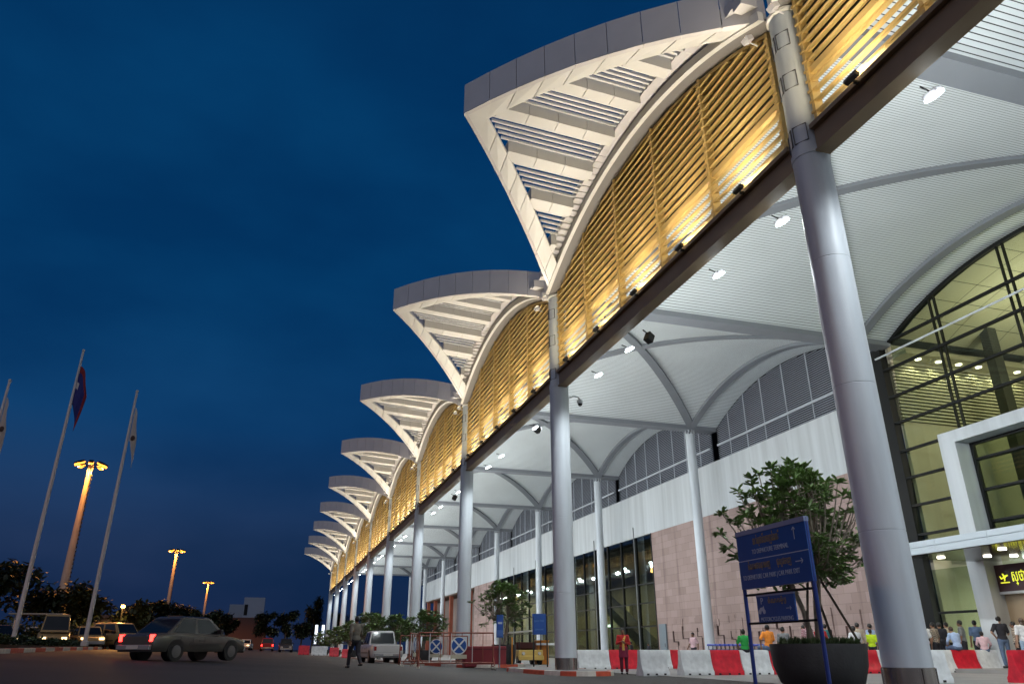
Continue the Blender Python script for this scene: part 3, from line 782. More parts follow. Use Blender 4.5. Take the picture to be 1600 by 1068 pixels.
# black speaker boxes and a dome camera under the beam
def small_fixtures():
    for k, u, lab in ((0, .58, 'black box speaker under the beam of the nearest visible screen'), (1, .3, 'black box speaker under the gold beam beyond the second column'), (2, .4, 'small black speaker under the gold beam beyond the third column')):
        t = thing('loudspeaker', lab, 'speaker', (DX+.75, Y1+(k+u)*BAY, 11.05), R(20), 'loudspeakers under the beam')
        b = MB(); b.box(-.14, .14, -.12, .12, -.2, .14, Matrix.Rotation(R(25), 4, 'Y')); b.build('speaker_box', M_black, t, bevel=.02)
        b = MB(); b.tube([(-.3, 0, .2), (0, 0, .1)], .025, 6); b.build('bracket', M_black, t)
    for k in (1,):
        t = thing('dome_camera', 'grey dome security camera on a curved arm beside the second round column', 'camera', (DX+.45, Y1+k*BAY-.05, 11.0))
        b = MB(); b.tube([(-.05, 0, 0), (.2, 0, .12), (.42, 0, .1), (.5, 0, -.05)], .03, 8); b.build('arm', M_col, t)
        b = MB(); b.lathe([(.02, -.02), (.12, -.05), (.13, -.2), (.02, -.21)], (.5, 0), 16); b.build('housing', M_col, t, True)
        b = MB(); b.ell((.5, 0, -.22), (.1, .1, .1)); b.build('dome', M_black, t, 'all')
small_fixtures()

# ------------------------------------------------------------------ plastic road barriers
def barrier_meshes(m, Lb):
    prof = [(-.27, 0), (-.27, .14), (-.22, .2), (-.14, .42), (-.105, .62), (-.095, .80), (-.06, .84), (.06, .84), (.095, .80), (.105, .62), (.14, .42), (.22, .2), (.27, .14), (.27, 0)]
    b = MB(); n = 8; secs = []
    for i in range(n+1):
        t = i/n-.5; x = t*(Lb-.02)
        bow = .035*math.cos(t*PI)
        secs.append([(x+(.05*(z-.4)*(1 if i == n else -1 if i == 0 else 0))*.0, y, z) for y, z in prof])
    b.sweep(secs)
    f = MB()
    for x in (-Lb*.32, 0, Lb*.32): f.box(x-.045, x+.045, -.276, .276, .03, .085)
    return b.mesh('road_barrier', m, True), f.mesh('fork_slot', M_black)
BAR = {}
def barrier(x, y, rz, colour, label, group, Lb=1.205, z=0):
    key = (colour, Lb)
    if key not in BAR: BAR[key] = barrier_meshes(M_red if colour == 'red' else M_whitep, Lb)
    o = link('road_barrier', BAR[key][0], None, loc=(x, y, z)); o.rotation_euler = (0, 0, rz)
    link('fork_slots', BAR[key][1], o); tag(o, label, 'barrier', group)
    return o
def rows():
    x = 13.87; k = 0
    spots = {0: 'scuffed white road barrier at the left end of the long row of seated people', 1: 'red road barrier second from the left end of the long row before the stone wall',
             2: 'white road barrier under the person in green', 3: 'red road barrier between the person in orange and the big plant pot',
             4: 'white road barrier hidden mostly behind the left of the big plant pot', 5: 'red road barrier behind the middle of the big plant pot', 6: 'red road barrier showing between the big plant pot and the near round column',
             7: 'white road barrier beside the left edge of the near round column', 8: 'white road barrier behind the near round column', 9: 'white road barrier at the right edge of the near round column',
             10: 'red road barrier the person in the pale blue shirt sits on', 11: 'white road barrier under the child in the pink shirt',
             12: 'red road barrier behind the couple at the right edge', 13: 'white road barrier last on the right of the long row'}
    for k in range(14):
        colour = spots[k].split('road')[0].split()[-1]
        barrier(13.87+1.207*(k+.5), 25.2+.02*math.sin(k*2.1), R(1.2*math.sin(k*3)), colour, spots[k], 'barriers in the long row before the terminal')
    for k, (c, lab) in enumerate((('white', 'pale road barrier beside the second round column in the far row'), ('red', 'red road barrier behind the person in the red tunic'),
                                  ('white', 'white road barrier behind the single white barrier'), ('red', 'red road barrier at the right end of the far row'))):
        barrier(13.63+1.6*(k+.5), 34.4, 0, c, lab, 'barriers in the row behind the person in red', 1.59)
    barrier(12.98, 25.55, R(2), 'white', 'single white road barrier standing forward to the right of the person in red', 'single barriers', 1.05)
    barrier(17.25, 17.9, R(-14), 'white', 'large white road barrier end on, nearest beside the base of the near round column', 'nearest barriers', 1.5)
    barrier(20.45, 16.9, R(-4), 'red', 'large bright red road barrier in the bottom right corner', 'nearest barriers', 1.9)
    barrier(22.4, 16.85, R(-2), 'white', 'large white road barrier continuing right of the red corner barrier', 'nearest barriers', 1.9)
    for x, w, c, lab in ((3.2, 1.05, 'red', 'distant red road barrier left of the pale one'), (4.65, 1.5, 'white', 'distant pale road barrier left of the pickup'), (6.1, .9, 'red', 'distant red road barrier behind the walking person'), (7.3, .9, 'red', 'distant red road barrier next to the pickup cab')):
        barrier(x, 80, 0, c, lab, 'distant barriers', w, gz(x, 80))
rows()

# ------------------------------------------------------------------ people
def capsule(mb, a, b, ra, rb, sx=1, sy=1, n=10):
    a = Vector(a); b = Vector(b); d = b-a
    if d.length < 1e-5: d = Vector((0, 0, .001))
    q = d.to_track_quat('Z', 'Y'); rings = []
    for t, off, rr in ((-.95, 0, .3), (-.7, 0, .714), (-.3, 0, .954), (0, 0, 1)):
        rings.append((a+d.normalized()*ra*t, ra*rr))
    for t, rr in ((0, 1), (.3, .954), (.7, .714), (.95, .3)): rings.append((b+d.normalized()*rb*t, rb*rr))
    vs = []
    for c, r in rings:
        for i in range(n):
            p = q @ Vector((r*math.cos(2*PI*i/n), r*math.sin(2*PI*i/n), 0)); vs.append(c+Vector((p.x*sx, p.y*sy, p.z)))
    k = len(rings)
    fs = [(j*n+i, j*n+(i+1) % n, (j+1)*n+(i+1) % n, (j+1)*n+i) for j in range(k-1) for i in range(n)]
    fs += [tuple(range(n-1, -1, -1)), tuple(range((k-1)*n, k*n))]
    mb.add(vs, fs)
def remesh(mb, voxel, name, smooth_it=3):
    me = mb.mesh('tmp', [M_black]); o = bpy.data.objects.new('tmp', me); C.objects.link(o)
    r = o.modifiers.new('r', 'REMESH'); r.mode = 'VOXEL'; r.voxel_size = voxel; r.use_smooth_shade = True
    s_ = o.modifiers.new('s', 'SMOOTH'); s_.iterations = smooth_it; s_.factor = .5
    dg = bpy.context.evaluated_depsgraph_get(); out = bpy.data.meshes.new_from_object(o.evaluated_get(dg)); out.name = name
    bpy.data.objects.remove(o); out.materials.clear(); out.materials.append(None)
    out.polygons.foreach_set('use_smooth', [True]*len(out.polygons)); return out
def joints(pose):
    """front of the figure is +y; heights for a 1.70 m adult"""
    J = dict(pel=(0, 0, .93), waist=(0, 0, 1.08), chest=(0, 0, 1.28), neck=(0, 0, 1.44), head=(0, .015, 1.585), face=(0, 1, 0),
             hipL=(-.09, 0, .90), hipR=(.09, 0, .90), kneL=(-.10, .015, .48), kneR=(.10, .015, .48), ankL=(-.10, -.01, .08), ankR=(.10, -.01, .08),
             shL=(-.18, 0, 1.39), shR=(.18, 0, 1.39), elL=(-.24, -.02, 1.11), elR=(.24, -.02, 1.11), haL=(-.25, .05, .86), haR=(.25, .05, .86))
    if pose == 'hold':
        J.update(elL=(-.25, .0, 1.12), haL=(-.08, .26, 1.15), elR=(.25, .02, 1.13), haR=(.06, .27, 1.2))
    if pose == 'walk':
        J.update(kneL=(-.10, .20, .50), ankL=(-.10, .26, .09), kneR=(.10, -.05, .48), ankR=(.10, -.33, .16), elL=(-.24, -.12, 1.13), haL=(-.24, -.1, .88), elR=(.24, .06, 1.13), haR=(.22, .22, .93))
    if pose == 'lean':
        J.update(head=(.05, .06, 1.57), elR=(.27, .10, 1.17), haR=(.12, .3, 1.28), chest=(.01, .02, 1.28))
    if pose == 'hip':
        J.update(elL=(-.36, -.06, 1.16), haL=(-.19, .05, 1.0), elR=(.27, .05, 1.13), haR=(.24, .2, .95))
    if pose in ('sit', 'sitlean', 'sitside'):
        dz = -.08; J = {k: (v[0], v[1], v[2]+dz) if k != 'face' else v for k, v in J.items()}
        ly = .0 if pose != 'sitlean' else .10
        J.update(waist=(0, -.03+ly*.2, 1.0), chest=(0, -.02+ly*.7, 1.19), neck=(0, .02+ly, 1.35), head=(0, .06+ly*1.3, 1.485), shL=(-.18, .0+ly*.9, 1.29), shR=(.18, 0+ly*.9, 1.29))
        J.update(kneL=(-.13, .42, .82), kneR=(.13, .42, .82), ankL=(-.12, .40, .40), ankR=(.12, .44, .40), elL=(-.27, .06+ly, 1.05), elR=(.27, .06+ly, 1.05), haL=(-.20, .30, .93), haR=(.20, .30, .93))
        if pose == 'sitside': J.update(elL=(-.33, .02, 1.07), haL=(-.30, .05, .86), head=(.05, .07, 1.48))
    return {k: Vector(v) for k, v in J.items()}
PM = {}
def hand(b, w, d, side):
    d = d.normalized(); up = Vector((0, 0, 1)); s = d.cross(up)
    if s.length < .2: s = Vector((1, 0, 0))
    s.normalize(); nrm = s.cross(d)
    p1 = w+d*.085; capsule(b, w+d*.02, p1, .030, .036, n=8)
    for i, (o, l) in enumerate(((-.03, .065), (-.01, .075), (.01, .07), (.028, .055))):
        a = p1+s*o; m = a+d*l*.55-nrm*.01; capsule(b, a, m, .0105, .0095, n=6); capsule(b, m, m+d*l*.4-nrm*.022, .0095, .0085, n=6)
    a = w+d*.03+s*.03*side; capsule(b, a, a+d*.045+s*.03*side, .0125, .010, n=6)
def figure(pose):
    if pose in PM: return PM[pose]
    J = joints(pose); b = MB()
    H = J['head']
    b.ell(H, (.072, .09, .108), 16, 12); b.ell(H+Vector((0, .03, -.055)), (.055, .06, .06), 12, 8)
    capsule(b, H+Vector((0, .083, -.005)), H+Vector((0, .104, -.035)), .009, .014, n=8)
    for s in (-1, 1):
        b.ell(H+Vector((.073*s, -.005, -.01)), (.012, .024, .034), 8, 6)
        b.ell(H+Vector((.028*s, .080, .012)), (.018, .014, .010), 8, 6)
    b.ell(H+Vector((0, .082, -.062)), (.026, .014, .010), 8, 6)
    capsule(b, J['neck']-Vector((0, 0, .06)), H-Vector((0, .015, .05)), .058, .052)
    def torso(b, g):
        b.ell(J['chest'], (.165+g, .105+g, .185+g), 18, 12); b.ell((J['chest']+J['waist'])/2-Vector((0, 0, .02)), (.145+g, .098+g, .17+g), 18, 10); b.ell(J['pel']+Vector((0, 0, .03)), (.16+g, .115+g, .145+g), 18, 10)
        for s in 'LR': capsule(b, J['neck']-Vector((0, 0, .09)), J['sh'+s], .065+g, .06+g)
    torso(b, 0)
    for s, sd in (('L', -1), ('R', 1)):
        capsule(b, J['sh'+s], J['el'+s], .054, .040); capsule(b, J['el'+s], J['ha'+s], .040, .028)
        hand(b, J['ha'+s], J['ha'+s]-J['el'+s], -sd)
        capsule(b, J['hip'+s], J['kne'+s], .088, .056); capsule(b, J['kne'+s], J['ank'+s], .055, .037)
        f = J['ank'+s]; capsule(b, f+Vector((0, -.04, -.035)), f+Vector((0, .14, -.045)), .04, .032)
    body = remesh(b, .012, 'person', 2)
    sh = MB(); torso(sh, .016)
    for s in 'LR':
        capsule(sh, J['sh'+s], J['sh'+s]+(J['el'+s]-J['sh'+s])*.8, .068, .062)
    shirt = remesh(sh, .016, 'shirt')
    ls = MB(); torso(ls, .018)
    for s in 'LR':
        capsule(ls, J['sh'+s], J['el'+s], .068, .055); capsule(ls, J['el'+s], J['el'+s]+(J['ha'+s]-J['el'+s])*.86, .055, .043)
    lshirt = remesh(ls, .016, 'shirt')
    tr = MB(); tr.ell(J['pel']-Vector((0, 0, .02)), (.172, .128, .13), 16, 10)
    for s in 'LR':
        capsule(tr, J['hip'+s], J['kne'+s], .106, .076); capsule(tr, J['kne'+s], J['kne'+s]+(J['ank'+s]-J['kne'+s])*.88, .076, .062)
    trous = remesh(tr, .016, 'trousers')
    so = MB()
    for s in 'LR':
        f = J['ank'+s]; capsule(so, f+Vector((0, -.045, -.03)), f+Vector((0, .15, -.045)), .05, .042)
    shoes = remesh(so, .012, 'shoes')
    def hairm(long):
        h = MB(); h.ell(H+Vector((0, -.014, .022)), (.086, .098, .104), 18, 14)
        if long: h.ell(H+Vector((0, -.06, -.12)), (.082, .05, .17), 14, 10)
        me = h.mesh('hair', [M_black]); bm = bmesh.new(); bm.from_mesh(me)
        bmesh.ops.delete(bm, geom=[f for f in bm.faces if (f.calc_center_median()-H).y > .045 and (f.calc_center_median()-H).z < .055], context='FACES')
        bm.to_mesh(me); bm.free(); me.materials.clear(); me.materials.append(None); me.polygons.foreach_set('use_smooth', [True]*len(me.polygons)); return me
    PM[pose] = dict(body=body, shirt=shirt, long=lshirt, trousers=trous, shoes=shoes, hair=hairm(False), hairlong=hairm(True)); return PM[pose]
def cloth(name, col): return mat('cloth_'+name, col, .9, 0, .16, 9, .25, 60)
SK = [mat('skin_tan', (.30, .16, .10), .55, 0, .06, 6), mat('skin_brown', (.20, .10, .06), .55, 0, .06, 6), mat('skin_light', (.42, .25, .17), .55, 0, .06, 6)]
HB = mat('hair_black', (.010, .008, .007), .5); HG = mat('hair_grey', (.42, .41, .40), .7); HBR = mat('hair_brown', (.05, .028, .016), .5)
def setm(o, m): o.material_slots[0].link = 'OBJECT'; o.material_slots[0].material = m
def person(label, pose, x, y, z, rz, shirt, trousers, skin=0, hair=None, sleeves=False, longhair=False, sc=1.0, group=None):
    F = figure(pose)
    o = link('person', F['body'], None, loc=(x, y, z)); o.rotation_euler = (0, 0, rz); o.scale = (sc, sc, sc)
    setm(o, SK[skin]); tag(o, label, 'person', group)
    for nm, me, m in (('shirt', F['long' if sleeves else 'shirt'], shirt), ('trousers', F['trousers'], trousers), ('shoes', F['shoes'], M_black), ('hair', F['hairlong' if longhair else 'hair'], hair or HB)):
        setm(link(nm, me, o), m)
    return o
W_ = cloth('white', (.66, .67, .68)); BL = cloth('paleblue', (.38, .50, .72)); OR = cloth('orange', (.80, .26, .035)); GR = cloth('green', (.02, .30, .055)); DK = cloth('dark', (.022, .022, .03))
GY = cloth('grey', (.16, .17, .17)); JE = cloth('jeans', (.10, .15, .25)); RD = cloth('red', (.42, .02, .02)); BE = cloth('beige', (.48, .40, .30)); RB = cloth('blue', (.02, .07, .5)); PK = cloth('pink', (.62, .42, .45)); TQ = cloth('teal', (.05, .22, .22)); LJ = cloth('lightjeans', (.28, .38, .5))
PL = mat_check('cloth_plaid', (.5, .42, .33), (.06, .05, .04), 26); PR = mat_check('cloth_redplaid', (.5, .4, .42), (.22, .03, .05), 34)
YV = cloth('yellow', (.55, .75, .02))
def people():
    SEAT = .11
    def P(label, pose, x, y, z, rz, *a, **k):
        if z == .02 and (x > 19.6 and 25.62 < y < 30.6 or x > 25.6 and y < 24.8): z = .17
        return person(label, pose, x, y, z, rz, *a, **k)
    P('person in an orange t shirt sitting on the barrier, seen from behind', 'sitside', 17.55, 25.12, SEAT, 0, OR, JE, 1)
    P('child in a green top sitting on the barrier beside the blue sign post', 'sit', 16.55, 25.15, .10, R(-20), GR, DK, 1, sc=.9)
    P('person in a grey patterned shirt standing between the sign and the plant pot', 'stand', 19.0, 26.2, .02, R(-60), GY, DK, 0, sc=.97)
    P('person in a pale blue shirt sitting hunched on the red barrier', 'sitlean', 26.3, 25.12, SEAT, R(-8), BL, JE, 0, HBR, True)
    P('child in a pink and white shirt sitting on the white barrier', 'sit', 27.75, 25.2, .1, R(-50), PK, JE, 1, sleeves=True, sc=.9)
    P('child in a red check shirt sitting at the edge of the near round column', 'sit', 24.75, 25.3, .08, R(-30), PR, JE, 1, sc=.92)
    P('grey haired person in a white short sleeved shirt standing with back turned', 'stand', 25.6, 26.0, .06, R(-12), W_, DK, 0, HG, sc=1.09)
    P('person in a brown plaid shirt standing beside the white shirted one', 'stand', 26.45, 26.3, .02, R(15), PL, DK, 0, sc=1.02)
    P('person in a red headscarf and top behind the plaid shirt', 'stand', 26.0, 27.0, .02, R(10), RD, DK, 0, RD, sc=1.03)
    P('person in black standing behind the pale blue shirt', 'stand', 27.1, 26.6, .02, R(-25), DK, DK, 1, sc=1.03)
    P('person in a teal top near the glass wall', 'stand', 26.9, 27.9, .02, R(30), TQ, DK, 0, sc=1.03)
    P('person in a navy t shirt, hand on hip, before the white portal leg', 'hip', 28.3, 24.75, .02, R(-20), DK, JE, 2, sc=1.14)
    P('person with long brown hair in a white top and jeans at the right edge', 'lean', 26.9, 22.6, .02, R(-25), W_, LJ, 2, HBR, False, True, sc=1.05)
    P('person in a grey shirt beside the long haired one at the right edge', 'stand', 27.6, 22.3, .02, R(25), GY, DK, 1, sc=1.06)
    P('person in a bright blue shirt cut by the right edge of the picture', 'stand', 26.9, 21.6, .02, R(5), RB, DK, 0, sc=1.0)
    P('person with curly dark hair in black behind the couple', 'stand', 28.1, 22.9, .02, R(60), DK, DK, 1, sc=1.04)
    P('person in a striped white shirt sitting behind the right of the plant pot', 'sit', 21.55, 25.25, .1, R(-5), W_, DK, 0, sleeves=True)
    P('person in a cream shirt and black belt leaning on the red barrier', 'stand', 22.15, 25.75, .02, R(-15), BE, DK, 0, sleeves=True, sc=.98)
    v = P('person in a yellow vest beside the near round column', 'stand', 22.95, 26.0, .02, R(-40), YV, DK, 1, sc=.85)
    P('person in red and white behind the support poles of the big tree', 'stand', 20.65, 26.1, .02, R(-40), RD, DK, 0, sc=.93)
    P('person in pale blue and white to the left of the red top behind the tree', 'stand', 20.2, 26.5, .02, R(40), BL, DK, 0, sc=.93)
    P('person in a dark teal top half hidden by the plant pot', 'stand', 21.2, 26.5, .02, R(20), TQ, DK, 2, sc=.96)
    for (x, y, rz, sh, sk, hb, sc, lab) in ((24.9, 27.0, 20, TQ, 0, HB, 1.05, 'person in a teal shirt deep in the crowd left of the white shirted one'), (25.3, 27.6, -10, DK, 1, HB, 1.04, 'person in black deep in the crowd behind the grey haired one'), (27.6, 26.0, 30, GY, 1, HB, 1.07, 'person in a grey top standing right of the pale blue shirt'), (28.2, 27.3, 10, BE, 0, HB, 1.05, 'person in a beige top by the lower glazing'), (28.6, 26.2, -30, JE, 1, HB, 1.08, 'person in a denim shirt at the foot of the portal leg'), (24.3, 26.3, 0, W_, 1, HG, 1.0, 'grey haired person half hidden by the right edge of the near column'), (27.9, 23.8, 40, PL, 1, HB, 1.0, 'person in a checked shirt beyond the hand on hip person'), (28.5, 22.0, -20, BE, 0, HB, 1.05, 'person in a beige top in front of the dark doors'),
            (26.7, 27.3, 15, BL, 0, HB, 1.08, 'person in a light blue top deep in the crowd behind the hunched one'), (27.5, 27.0, -35, W_, 0, HB, 1.02, 'person in a white top deep in the crowd near the lower glazing'), (25.9, 28.0, 5, GY, 1, HB, 1.12, 'tall person in grey at the very back of the crowd'), (28.75, 25.2, 60, DK, 1, HB, 1.0, 'person in black pressed against the portal leg'), (25.1, 26.0, 25, RD, 1, HB, .98, 'person in a red top between the near column and the white shirt'), (23.5, 26.6, 10, BL, 0, HB, .98, 'person in light blue mostly behind the near column'), (19.9, 25.9, -10, PR, 0, HB, .98, 'person in a red check top behind the shrubs of the big pot')):
        P(lab, 'stand', x, y, .02, R(rz), sh, DK, sk, hb, sc=sc)
    o = P('person in a red tunic with a yellow scarf standing in front of the red barrier', 'hold', 12.85, 27.6, .0, R(180-25), RD, mat('cloth_maroon', (.10, .015, .03), .9), 1, HB, True, sc=.94)
    b = MB(); J = joints('hold'); b.tube([J['neck']+Vector((-.09, .05, -.04)), J['chest']+Vector((-.03, .145, .0)), J['waist']+Vector((.0, .15, .0)), J['pel']+Vector((.0, .155, -.05))], [.03, .045, .05, .06], 8); s_ = b.build('scarf', cloth('scarf', (.62, .40, .10)), o, True)
    b = MB(); b.lathe([(.20, .62), (.185, .85), (.17, 1.0)], n=18, cap=False); b.build('tunic_skirt', cloth('tunic', (.20, .015, .05)), o, True)
    P('person in white partly hidden behind the red tunic', 'stand', 13.6, 36.6, .02, R(200), W_, DK, 1, sc=.95)
    P('person in a pink top walking past the stone wall', 'walk', 22.3, 38.8, .02, R(100), PK, DK, 1, sc=1.0)
    P('person crouched in dark clothes behind the far barriers left of the door', 'stand', 20.3, 42.5, .02, R(40), DK, DK, 1, sc=.75)
    P('person in dark clothes beside the stone door behind the far barriers', 'stand', 23.2, 46, .02, R(90), DK, DK, 1, sc=.72)
    P('person in a khaki grey shirt and black trousers walking across the road, seen from behind', 'walk', 2.93, 28.9, gz(2.93, 28.9), R(20), cloth('khaki', (.17, .155, .125)), DK, 1, HB, True, sc=1.02)
    P('distant person in a pale shirt on the pavement behind the walking one', 'stand', 8.4, 64, .14, R(140), W_, DK, 1)
people()

# ------------------------------------------------------------------ vehicles
def wheel(parent, x, y, r=.315, w=.22):
    b = MB(); b.cyl((x-w/2, y, r), (x+w/2, y, r), r, n=24); t = b.build('wheel', mat('tyre', (.015, .015, .016), .8), parent, True)
    b = MB(); s = 1 if x > 0 else -1; xo = x+s*w/2
    b.lathe([(.02, 0), (r*.62, .004), (r*.62, .02), (.06, .03)], n=20)
    Mx = Matrix.Translation((xo, y, r)) @ Matrix.Rotation(s*PI/2, 4, 'Y'); b.v = [tuple(Mx @ Vector(p)) for p in b.v]
    b.build('rim', mat('rim', (.16, .16, .165), .35, .6), t)
def vehicle(name, label, cat, loc, rz, kind, paint, tail=0, head=0, group=None, s=1.0):
    """front is +y; kinds: pickup, suv, sedan, van"""
    D = dict(pickup=(5.0, 1.78, 1.72, .98, .95), suv=(4.5, 1.82, 1.72, 1.0, .98), sedan=(4.4, 1.74, 1.45, .88, .80), van=(4.9, 1.85, 2.1, 1.05, 1.0))[kind]
    Lc, Wc, Hc, belt, hood = D; h = Wc/2
    t = thing(name, label, cat, loc, rz, group)
    if s != 1.0: t.scale = (s, s, s)
    b = MB(); ys = [-Lc/2, -Lc/2+.12, -Lc/2+.9, -.2, Lc/2-1.5, Lc/2-.5, Lc/2-.1, Lc/2]
    zt = {'pickup': [.96, .98, .98, .98, .98, .95, .85, .7], 'suv': [.95, 1.0, 1.0, 1.0, 1.0, .97, .88, .7], 'sedan': [.78, .86, .88, .86, .86, .78, .70, .55], 'van': [1.0, 1.05, 1.05, 1.05, 1.05, .92, .80, .65]}[kind]
    ws = [.90, .97, 1, 1, 1, .97, .92, .82]; secs = []
    for y, z, w in zip(ys, zt, ws):
        q = h*w
        secs.append([(-q*.94, y, .30), (-q, y, .42), (-q, y, z-.22), (-q*.97, y, z-.06), (-q*.90, y, z), (q*.90, y, z), (q*.97, y, z-.06), (q, y, z-.22), (q, y, .42), (q*.94, y, .30)])
    b.sweep(secs); bd = b.build('body', paint, t, True, bevel=.015)
    if kind == 'pickup': y0, y1, y2, y3 = -.75, -.62, .75, 1.45
    elif kind == 'suv': y0, y1, y2, y3 = -Lc/2+.10, -Lc/2+.42, .55, 1.2
    elif kind == 'sedan': y0, y1, y2, y3 = -Lc/2+.55, -.95, .35, 1.1
    else: y0, y1, y2, y3 = -Lc/2+.06, -Lc/2+.16, 1.35, 2.0
    zb = belt-.04; a, c = h*.88, h*.74
    cb = MB()
    base = [(-a, y0, zb), (a, y0, zb), (a, y3, zb), (-a, y3, zb)]; roof = [(-c, y1, Hc-.05), (c, y1, Hc-.05), (c, y2, Hc-.05), (-c, y2, Hc-.05)]
    top = [(-c+.08, y1+.08, Hc), (c-.08, y1+.08, Hc), (c-.08, y2-.12, Hc), (-c+.08, y2-.12, Hc)]
    cb.sweep([base, roof, top]); cab = cb.build('cabin', paint, t, bevel=.02)
    def pane(nm, A, B, fr=.08, cut=None):
        p = [Vector(base[A]), Vector(base[B]), Vector(roof[B]), Vector(roof[A])]
        n = (p[1]-p[0]).cross(p[3]-p[0]).normalized()*.006
        cc = sum(p, Vector())/4
        if n.dot(cc-Vector((0, (y0+y3)/2, (zb+Hc)/2))) < 0: n = -n
        def bl(u, v): return (p[0]*(1-u)+p[1]*u)*(1-v)+(p[3]*(1-u)+p[2]*u)*v
        for (u0, u1) in (cut or [(.05, .95)]):
            q = [bl(u0, .12), bl(u1, .12), bl(u1, .92), bl(u0, .92)]
            m = MB(); m.add([v+n for v in q]+[v-n for v in q], [(0, 1, 2, 3), (7, 6, 5, 4), (0, 4, 5, 1), (1, 5, 6, 2), (2, 6, 7, 3), (3, 7, 4, 0)])
            m.build(nm, mat('car_glass', (.012, .016, .018), .06, 0), cab)
    pane('rear_window', 0, 1); pane('windscreen', 2, 3)
    cuts = [(.08, .46), (.52, .92)] if kind != 'van' else [(.05, .32), (.36, .64), (.68, .93)]
    pane('side_window', 1, 2, cut=cuts); pane('side_window', 3, 0, cut=cuts)
    if kind == 'pickup':
        b = MB(); b.box(-h*.84, h*.84, -Lc/2+.12, -.80, .985, .99); b.build('bed_cover', mat('bed_dark', (.03, .03, .03), .8), t)
        b = MB(); b.box(-h*.86, h*.86, -Lc/2-.012, -Lc/2+.02, .58, .93); b.build('tailgate', paint, t, bevel=.008)
    for sx in (-1, 1):
        m = mat('tail_lit', (.5, .01, .01), .3, emit=(1, .02, .015), estr=tail) if tail else mat('tail_dull', (.28, .015, .015), .25)
        b = MB(); zt0 = .62 if kind in ('sedan',) else .66; b.box(sx*h*.80-.07, sx*h*.80+.07, -Lc/2-.02, -Lc/2+.1, zt0, zt0+.22); b.build('tail_light', m, t, bevel=.01)
        m = mat('head_lit', (1, .9, .7), .3, emit=(1, .72, .35), estr=head) if head else mat('head_dull', (.5, .5, .5), .1)
        b = MB(); b.box(sx*h*.62-.15, sx*h*.62+.15, Lc/2-.16, Lc/2+.012, .58, .72); b.build('headlight', m, t, bevel=.01)
        b = MB(); b.box(sx*(h+.02)-.1, sx*(h+.02)+.1, y3-.5, y3-.36, belt+.0, belt+.16); b.build('mirror', M_black, t, bevel=.02)
        for wy in (-Lc/2+.95, Lc/2-.85):
            wheel(t, sx*(h-.10), wy)
            b = MB(); b.cyl((sx*(h-.3), wy, .36), (sx*(h+.004), wy, .345), .355, n=28); b.build('wheel_arch', M_black, t)
        for dy in (y2-.35, (y0+y3)/2-.25, y0+.55) if kind != 'pickup' else (y2+.1, y0+.1):
            b = MB(); b.box(sx*(h+.001)-.004, sx*(h+.001)+.004, dy-.008, dy+.008, .45, zb-.06); b.build('door_gap', M_black, t)
        b = MB(); b.box(sx*(h+.006)-.012, sx*(h+.006)+.012, -.25, -.07, belt-.24, belt-.20); b.build('door_handle', M_black, t)
        b = MB(); b.box(sx*(h+.002)-.008, sx*(h+.002)+.008, -Lc/2+1.5, Lc/2-1.4, .52, .58); b.build('side_trim', M_black, t)
    for q in ((-h*.86, h*.86, -Lc/2-.10, -Lc/2+.06, .36, .52), (-h*.84, h*.84, Lc/2-.12, Lc/2+.06, .32, .5)): MB().box(*q).build('bumper', mat('bumper', (.30, .30, .31), .4, .3), t, bevel=.02)
    b = MB(); b.box(-.26, .26, -Lc/2-.115, -Lc/2-.102, .385, .50); b.build('number_plate', mat('plate', (.55, .55, .52), .5), t)
    return t
PW = mat('white_paint', (.62, .62, .60), .25, 0, .04, 2, coat=.3); PS = mat('silver_paint', (.10, .095, .088), .25, .4, .04, 2); PD = mat('dark_paint', (.02, .02, .024), .25, 0); PR2 = mat('red_paint', (.20, .012, .014), .25); PV = mat('yellow_lit_paint', (.40, .27, .11), .35); PY = mat('yellow_paint', (.55, .38, .10), .35)  # PV: warm lamplight on the parked cars put into the paint colour
